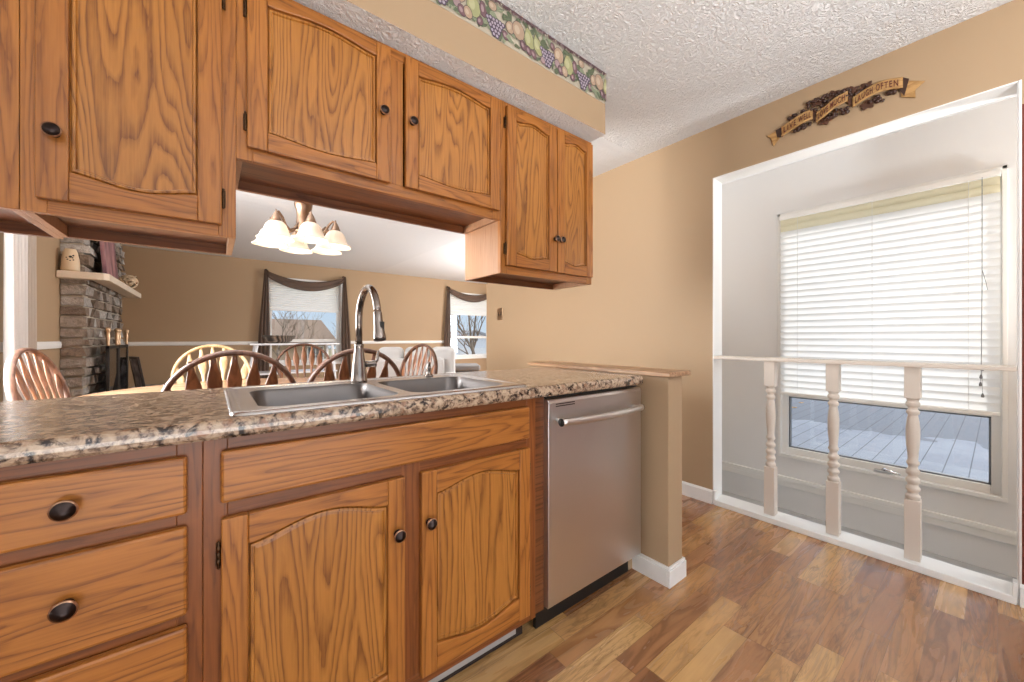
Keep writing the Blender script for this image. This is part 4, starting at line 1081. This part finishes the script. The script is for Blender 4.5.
def swag(x0, x1, ztop, label, drop=.26):
    root = thing('window_scarf', label, 'window scarf', ((x0+x1)/2, FY-.04, ztop), group='scarf swags on the far windows')
    yb = FY-.05
    bm = new(); rows = []
    for r in range(9):
        q = r/8; row = []
        for k in range(25):
            s = k/24; u = 2*s-1
            z = ztop-.015-(drop*(.55+.45*q))*(1-u*u)-q*.10*(abs(u)**2*.45+.55) + .02*math.exp(-((1-abs(u))/.03)**2)
            row.append((x0+(x1-x0)*s, yb-.03-.018*math.sin(q*PI*3.3)-.02*(1-u*u), z))
        rows.append(row)
    sheet(bm, rows); part('swag', bm, SCARF, root, solid=.003)
    for xs, sg in ((x0, -1), (x1, 1)):
        bm = new(); sheet(bm, pleats(xs-.075, xs+.075, yb-.03, .30, ztop, 3, .018, 'x', pinch=lambda q: .35+1.0*min(1, q*1.6)*(1-.25*q), lean=sg*.05)); part('tail', bm, SCARF, root, solid=.003)
        bm = new(); lathe(bm, [(.006, -.09), (.006, 0), (.02, .005), (.022, .02), (0, .03)], (xs, yb+.045, ztop), (0, -1, 0), 12); part('hook', bm, BRONZE, root)
swag(.755, 2.055, 2.285, 'brown sheer scarf draped over the window behind the tiered stand')
swag(4.375, 5.665, 2.285, 'brown sheer scarf draped over the far right window beside the tan wall end')
def shade(x0, x1, z0, z1, label):
    o = thing('pleated_shade', label, 'window shade', ((x0+x1)/2, FY, z1), group='shades on the far windows')
    bm = new(); n = int((z1-z0)/.04); rows = []
    for i in range(2*n+1): rows.append([(x0, FY+.018-(.014 if i % 2 else 0), z1-(z1-z0)*i/(2*n)), (x1, FY+.018-(.014 if i % 2 else 0), z1-(z1-z0)*i/(2*n))])
    sheet(bm, rows, smooth=False); part('pleats', bm, SHADE, o)
    bm = new(); box(bm, x0, x1, FY-.002, FY+.028, z0-.022, z0); part('bottom_bar', bm, WHITE, o)
shade(.806, 1.994, 1.60, 2.125, 'white pleated shade pulled part way down behind the tiered stand')
shade(4.426, 5.614, 1.66, 2.125, 'white pleated shade pulled part way down in the far right window')

# ------------------------------------------------------------------ tiered stand, basket, sofa
SWH = base_mat('white_lacquer', '#e9e8ea', .2)
ts = thing('tiered_stand', 'white two-tier stand with splayed legs in front of the far window', 'stand', (.86, 6.1, 0))
bm = new(); box(bm, .38, 1.46, 5.88, 6.28, .985, 1.008); part('top_shelf', bm, SWH, ts, bevel=.006)
bm = new(); box(bm, .30, 1.42, 5.86, 6.30, .60, .622); part('lower_shelf', bm, SWH, ts, bevel=.006)
for xa, xb, yy in ((.46, .28, 5.9), (.46, .28, 6.26), (1.36, 1.44, 5.9), (1.36, 1.44, 6.26)):
    bm = new(); tube(bm, [(xa, yy, .986), (xb, yy, 0)], .016, 8); part('leg', bm, SWH, ts)
bk = thing('wicker_basket', 'low dark wicker basket on top of the white tiered stand', 'basket', (.72, 6.06, 1.009))
WK = base_mat('dark_wicker', '#4a3f38', .7); g = N(WK); co = g.coords('Object')
wv = g.n('TexWave', wave_type='BANDS', bands_direction='DIAGONAL'); g.l(co, wv.inputs[0]); wv.inputs['Scale'].default_value = 14
g.color(g.mix(wv.outputs['Fac'], '#2f2926', '#8a7a6a')); g.bump(wv.outputs['Fac'], .6, .01)
bm = new(); lathe(bm, [(0, .0), (.10, .0), (.15, .03), (.19, .095), (.195, .10), (.185, .10), (.14, .035), (0, .012)], (.72, 6.06, 1.0085), seg=28)
part('bowl', bm, WK, bk)
bm = new(); tube(bm, [(.72+.192*math.cos(2*PI*k/28), 6.06+.192*math.sin(2*PI*k/28), 1.108) for k in range(28)], .009, 6, closed=True); part('rim', bm, WK, bk)

sf = thing('sofa', 'pale grey sofa with plump back cushions beyond the dining table', 'sofa', (2.15, 5.0, 0), math.radians(-28))
def lp(name, bm, mat, root, **kw): return link(name, bm, mat, root, **kw)
bm = new(); box(bm, -.46, .46, -.08, .08, .04, .80); lp('back', bm, SOFA, sf, bevel=.04, seg=4)
bm = new(); box(bm, -.46, .46, .08, .86, .06, .34); lp('base', bm, SOFA, sf, bevel=.03, seg=3)
for sg in (-1, 1):
    bm = new(); box(bm, sg*.46-(.17 if sg < 0 else 0), sg*.46+(.17 if sg > 0 else 0), -.08, .86, .04, .60); lp('arm', bm, SOFA, sf, bevel=.05, seg=4)
for k in range(3):
    bm = new(); x = -.45+k*.36; box(bm, x, x+.345 if k else x+.345, .06, .28, .44, .955); lp('back_cushion', bm, SOFA, sf, bevel=.08, seg=5)
for k in range(2):
    bm = new(); x = -.45+k*.46; box(bm, x, x+.44, .24, .86, .345, .49); lp('seat_cushion', bm, SOFA, sf, bevel=.05, seg=4)
ot = thing('ottoman', 'low grey upholstered ottoman under the far right window', 'ottoman', (3.54, 6.1, 0), math.radians(-28))
bm = new(); box(bm, -.36, .36, -.28, .28, .10, .50); lp('body', bm, SOFAD, ot, bevel=.04, seg=4)
bm = new(); box(bm, -.38, .38, -.30, .30, .50, .60); lp('cushion', bm, SOFAD, ot, bevel=.03, seg=4)
for sx in (-1, 1):
    for sy in (-1, 1):
        bm = new(); tube(bm, [(sx*.3, sy*.22, .11), (sx*.3, sy*.22, 0)], [.025, .018], 8); lp('foot', bm, CHAIRS_, ot)

# ------------------------------------------------------------------ uplight floor lamps added for ceiling fill, out of view
TL = {0: 'added bronze fill lamp in the kitchen behind the viewer', 1: 'added bronze fill lamp in the far kitchen corner behind the viewer', 2: 'added bronze fill lamp in the living room round the corner',
      3: 'added bronze fill lamp in the dining corner beside the cabinets', 4: 'added bronze fill lamp on the stair landing near the entry', 5: 'added bronze fill lamp on the stair landing behind the tan wall'}
for i_, (nm_, x, y, z, e_) in enumerate(FILL_LAMPS):
    zb = -.285 if i_ >= 4 else 0
    o = thing('fill_floor_lamp', TL[i_], 'fill lamp', (x, y, zb))
    bm = new(); lathe(bm, [(0, zb+.001), (.14, zb+.001), (.14, zb+.02), (.03, zb+.035), (0, zb+.036)], (x, y, 0), seg=24); part('base', bm, BRONZE, o)
    bm = new(); tube(bm, [(x, y, zb+.03), (x, y, z-.10)], .012, 10); part('pole', bm, BRONZE, o)
    bm = new(); lathe(bm, [(.02, z-.11), (.10, z-.08), (.17, z-.02), (.20, z+.02), (.195, z+.02), (.165, z-.015), (.09, z-.07), (0, z-.075)], (x, y, 0), seg=28); part('lamp_bowl', bm, BRONZE, o)
o = thing('fill_pendant', 'added bare bulb pendant for fill light, unseen in the stair hall', 'pendant lamp', (3.12, -.95, CZ))  # pendant added out of view to carry the stairwell fill light
bm = new(); tube(bm, [(3.12, -.95, 2.08), (3.12, -.95, CZ-.03)], .006, 8); lathe(bm, [(.06, CZ-.001), (.06, CZ-.02), (.02, CZ-.035), (0, CZ-.036)], (3.12, -.95, 0), seg=18); part('stem', bm, WHITE, o)
bm = new(); lathe(bm, [(0, -.06), (.02, -.055), (.03, -.03), (.02, .0), (.014, .03), (0, .03)], (3.12, -.95, 2.05), seg=14); part('bulb', bm, BULB, o)

# ------------------------------------------------------------------ outdoors
GZ = -2.2
bm = new(); box(bm, -60, 80, -40, 120, GZ-.3, GZ); struct('ground', bm, LAWN, 'dry winter lawn outside', 'ground')
bm = new(); box(bm, 3.745, 11.5, -4, 6.5, -.16, -.06)
struct('floor_deck', bm, DECKM, 'grey board deck outside the stairwell window', 'deck')
bm = new()
for yy in (-3.6, -1.2, 1.2, 3.6, 6.2): box(bm, 11.2, 11.34, yy-.07, yy+.07, GZ, -.16)
struct('trim_6', bm, DECKM, 'deck posts', 'trim')
Rl = random.Random(21)
def drop_leaf(x, y, z): 
    bm = new(); a = Rl.uniform(0, 6); pl = [(x+.05*math.cos(a+t)*(1 if i % 2 else .7), y+.035*math.sin(a+t)*(1 if i % 2 else .7)) for i, t in enumerate([2*PI*k/8 for k in range(8)])]
    prism(bm, pl, 'z', z, z+.006); return bm
LEAFM = base_mat('dry_leaf', '#b48a52', .8)
bm = new()
for i in range(60):
    x = 7.6+Rl.uniform(-.6, .6); y = 2.75+Rl.gauss(0, .35); b = drop_leaf(x, y, -.0595); me = bpy.data.meshes.new('tmp'); b.to_mesh(me); b.free(); bm.from_mesh(me); bpy.data.meshes.remove(me)
o = link('dry_leaves', bm, LEAFM); tag(o, 'dry tan leaves gathered at the far corner of the grey deck', 'leaves', kind='stuff')

def house(name, x, y, wx, wy, wall_h, roof_h, matw, matr, label, axis='x'):
    h = thing(name, label, 'house', (x, y, GZ))
    bm = new(); box(bm, x-wx/2, x+wx/2, y-wy/2, y+wy/2, GZ, GZ+wall_h)
    z0 = GZ+wall_h
    if axis == 'y': prism(bm, [(x-wx/2, z0), (x+wx/2, z0), (x, z0+roof_h-.15)], 'y', y-wy/2, y+wy/2)
    else: prism(bm, [(y-wy/2, z0), (y+wy/2, z0), (y, z0+roof_h-.15)], 'x', x-wx/2, x+wx/2)
    part('walls', bm, matw, h)
    bm = new(); o = .45
    if axis == 'y':
        k = roof_h/(wx/2)
        for sg in (-1, 1): prism(bm, [(x, z0+roof_h), (x, z0+roof_h-.2), (x+sg*(wx/2+o), z0-k*o-.2), (x+sg*(wx/2+o), z0-k*o)], 'y', y-wy/2-o, y+wy/2+o)
    else:
        k = roof_h/(wy/2)
        for sg in (-1, 1): prism(bm, [(y, z0+roof_h), (y, z0+roof_h-.2), (y+sg*(wy/2+o), z0-k*o-.2), (y+sg*(wy/2+o), z0-k*o)], 'x', x-wx/2-o, x+wx/2+o)
    part('roof', bm, matr, h); return h
h1 = house('neighbour_house', 0.3, 28, 10, 8, 3.2, 1.28, SIDEB, ROOFB, 'tan house with a brown shingle roof outside the far window')
for xx in (1.6, 4.2):
    bm = new(); box(bm, xx, xx+.85, 23.92, 23.99, -.1, .62); f_ = part('window', bm, WHITE, h1)
    bm = new(); box(bm, xx+.06, xx+.4, 23.90, 23.925, -.04, .56); box(bm, xx+.45, xx+.79, 23.90, 23.925, -.04, .56); part('pane', bm, WINDK, h1, f_)
h2 = house('garage', 22.0, 38.5, 11, 8, 2.6, 1.5, SIDEW, ROOFG, 'white gabled garage outside the far right window', 'y')
bm = new(); box(bm, 20.2, 24.4, 34.42, 34.49, GZ+.05, GZ+2.2); part('garage_door', bm, SHADE if False else WHITE, h2)
bm = new(); box(bm, 21.6, 22.4, 34.42, 34.49, GZ+3.0, GZ+3.5); part('gable_vent', bm, WINDK, h2)
bm = new(); box(bm, 12, 30, 14, 34.4, GZ, GZ+.02); struct('ground_driveway', bm, DRIVE, 'pale concrete driveway before the garage', 'driveway')
def tree(x, y, hgt, seed, label, spread=.5):
    rn = random.Random(seed); bm = new()
    def br(p, d, l, r, lev):
        n = 3; pts = [p]; q = p.copy(); dd = d.copy()
        for i in range(n):
            dd = (dd+Vector((rn.uniform(-.16, .16), rn.uniform(-.16, .16), rn.uniform(-.02, .12)))).normalized(); q = q+dd*l/n; pts.append(q.copy())
        tube(bm, pts, [r, r*.85, r*.7, r*.55], 5 if lev < 2 else 3)
        if lev < 5:
            for i in range(3 if lev < 4 else 4):
                b = pts[rn.choice([1, 2, 3, 3])]; a = rn.uniform(0, 2*PI)
                nd = (dd+Vector((math.cos(a), math.sin(a), rn.uniform(-.1, .5)))*spread*rn.uniform(.8, 1.4)).normalized()
                br(b, nd, l*rn.uniform(.62, .8), r*.55, lev+1)
    br(Vector((x, y, GZ)), Vector((0, 0, 1)), hgt*.32, hgt*.016, 0)
    o = link('bare_tree', bm, BARK); tag(o, label, 'tree', 'bare winter trees outside'); return o
tree(2.45, 18, 6.2, 1, 'bare tree in front of the brown-roofed house, at the left of the far window', .6)
tree(4.3, 20, 5.0, 9, 'bare small tree near the middle of the brown-roofed house')
tree(14.6, 22.6, 9.5, 3, 'bare tree left of the garage in the far right window', .55)
tree(18.4, 29, 11, 4, 'bare tree before the garage in the far right window', .55)
tree(21, 48, 15, 6, 'tall bare tree behind the garage', .55)
tree(31, 56, 15, 8, 'tall bare tree farthest right behind the garage', .55)
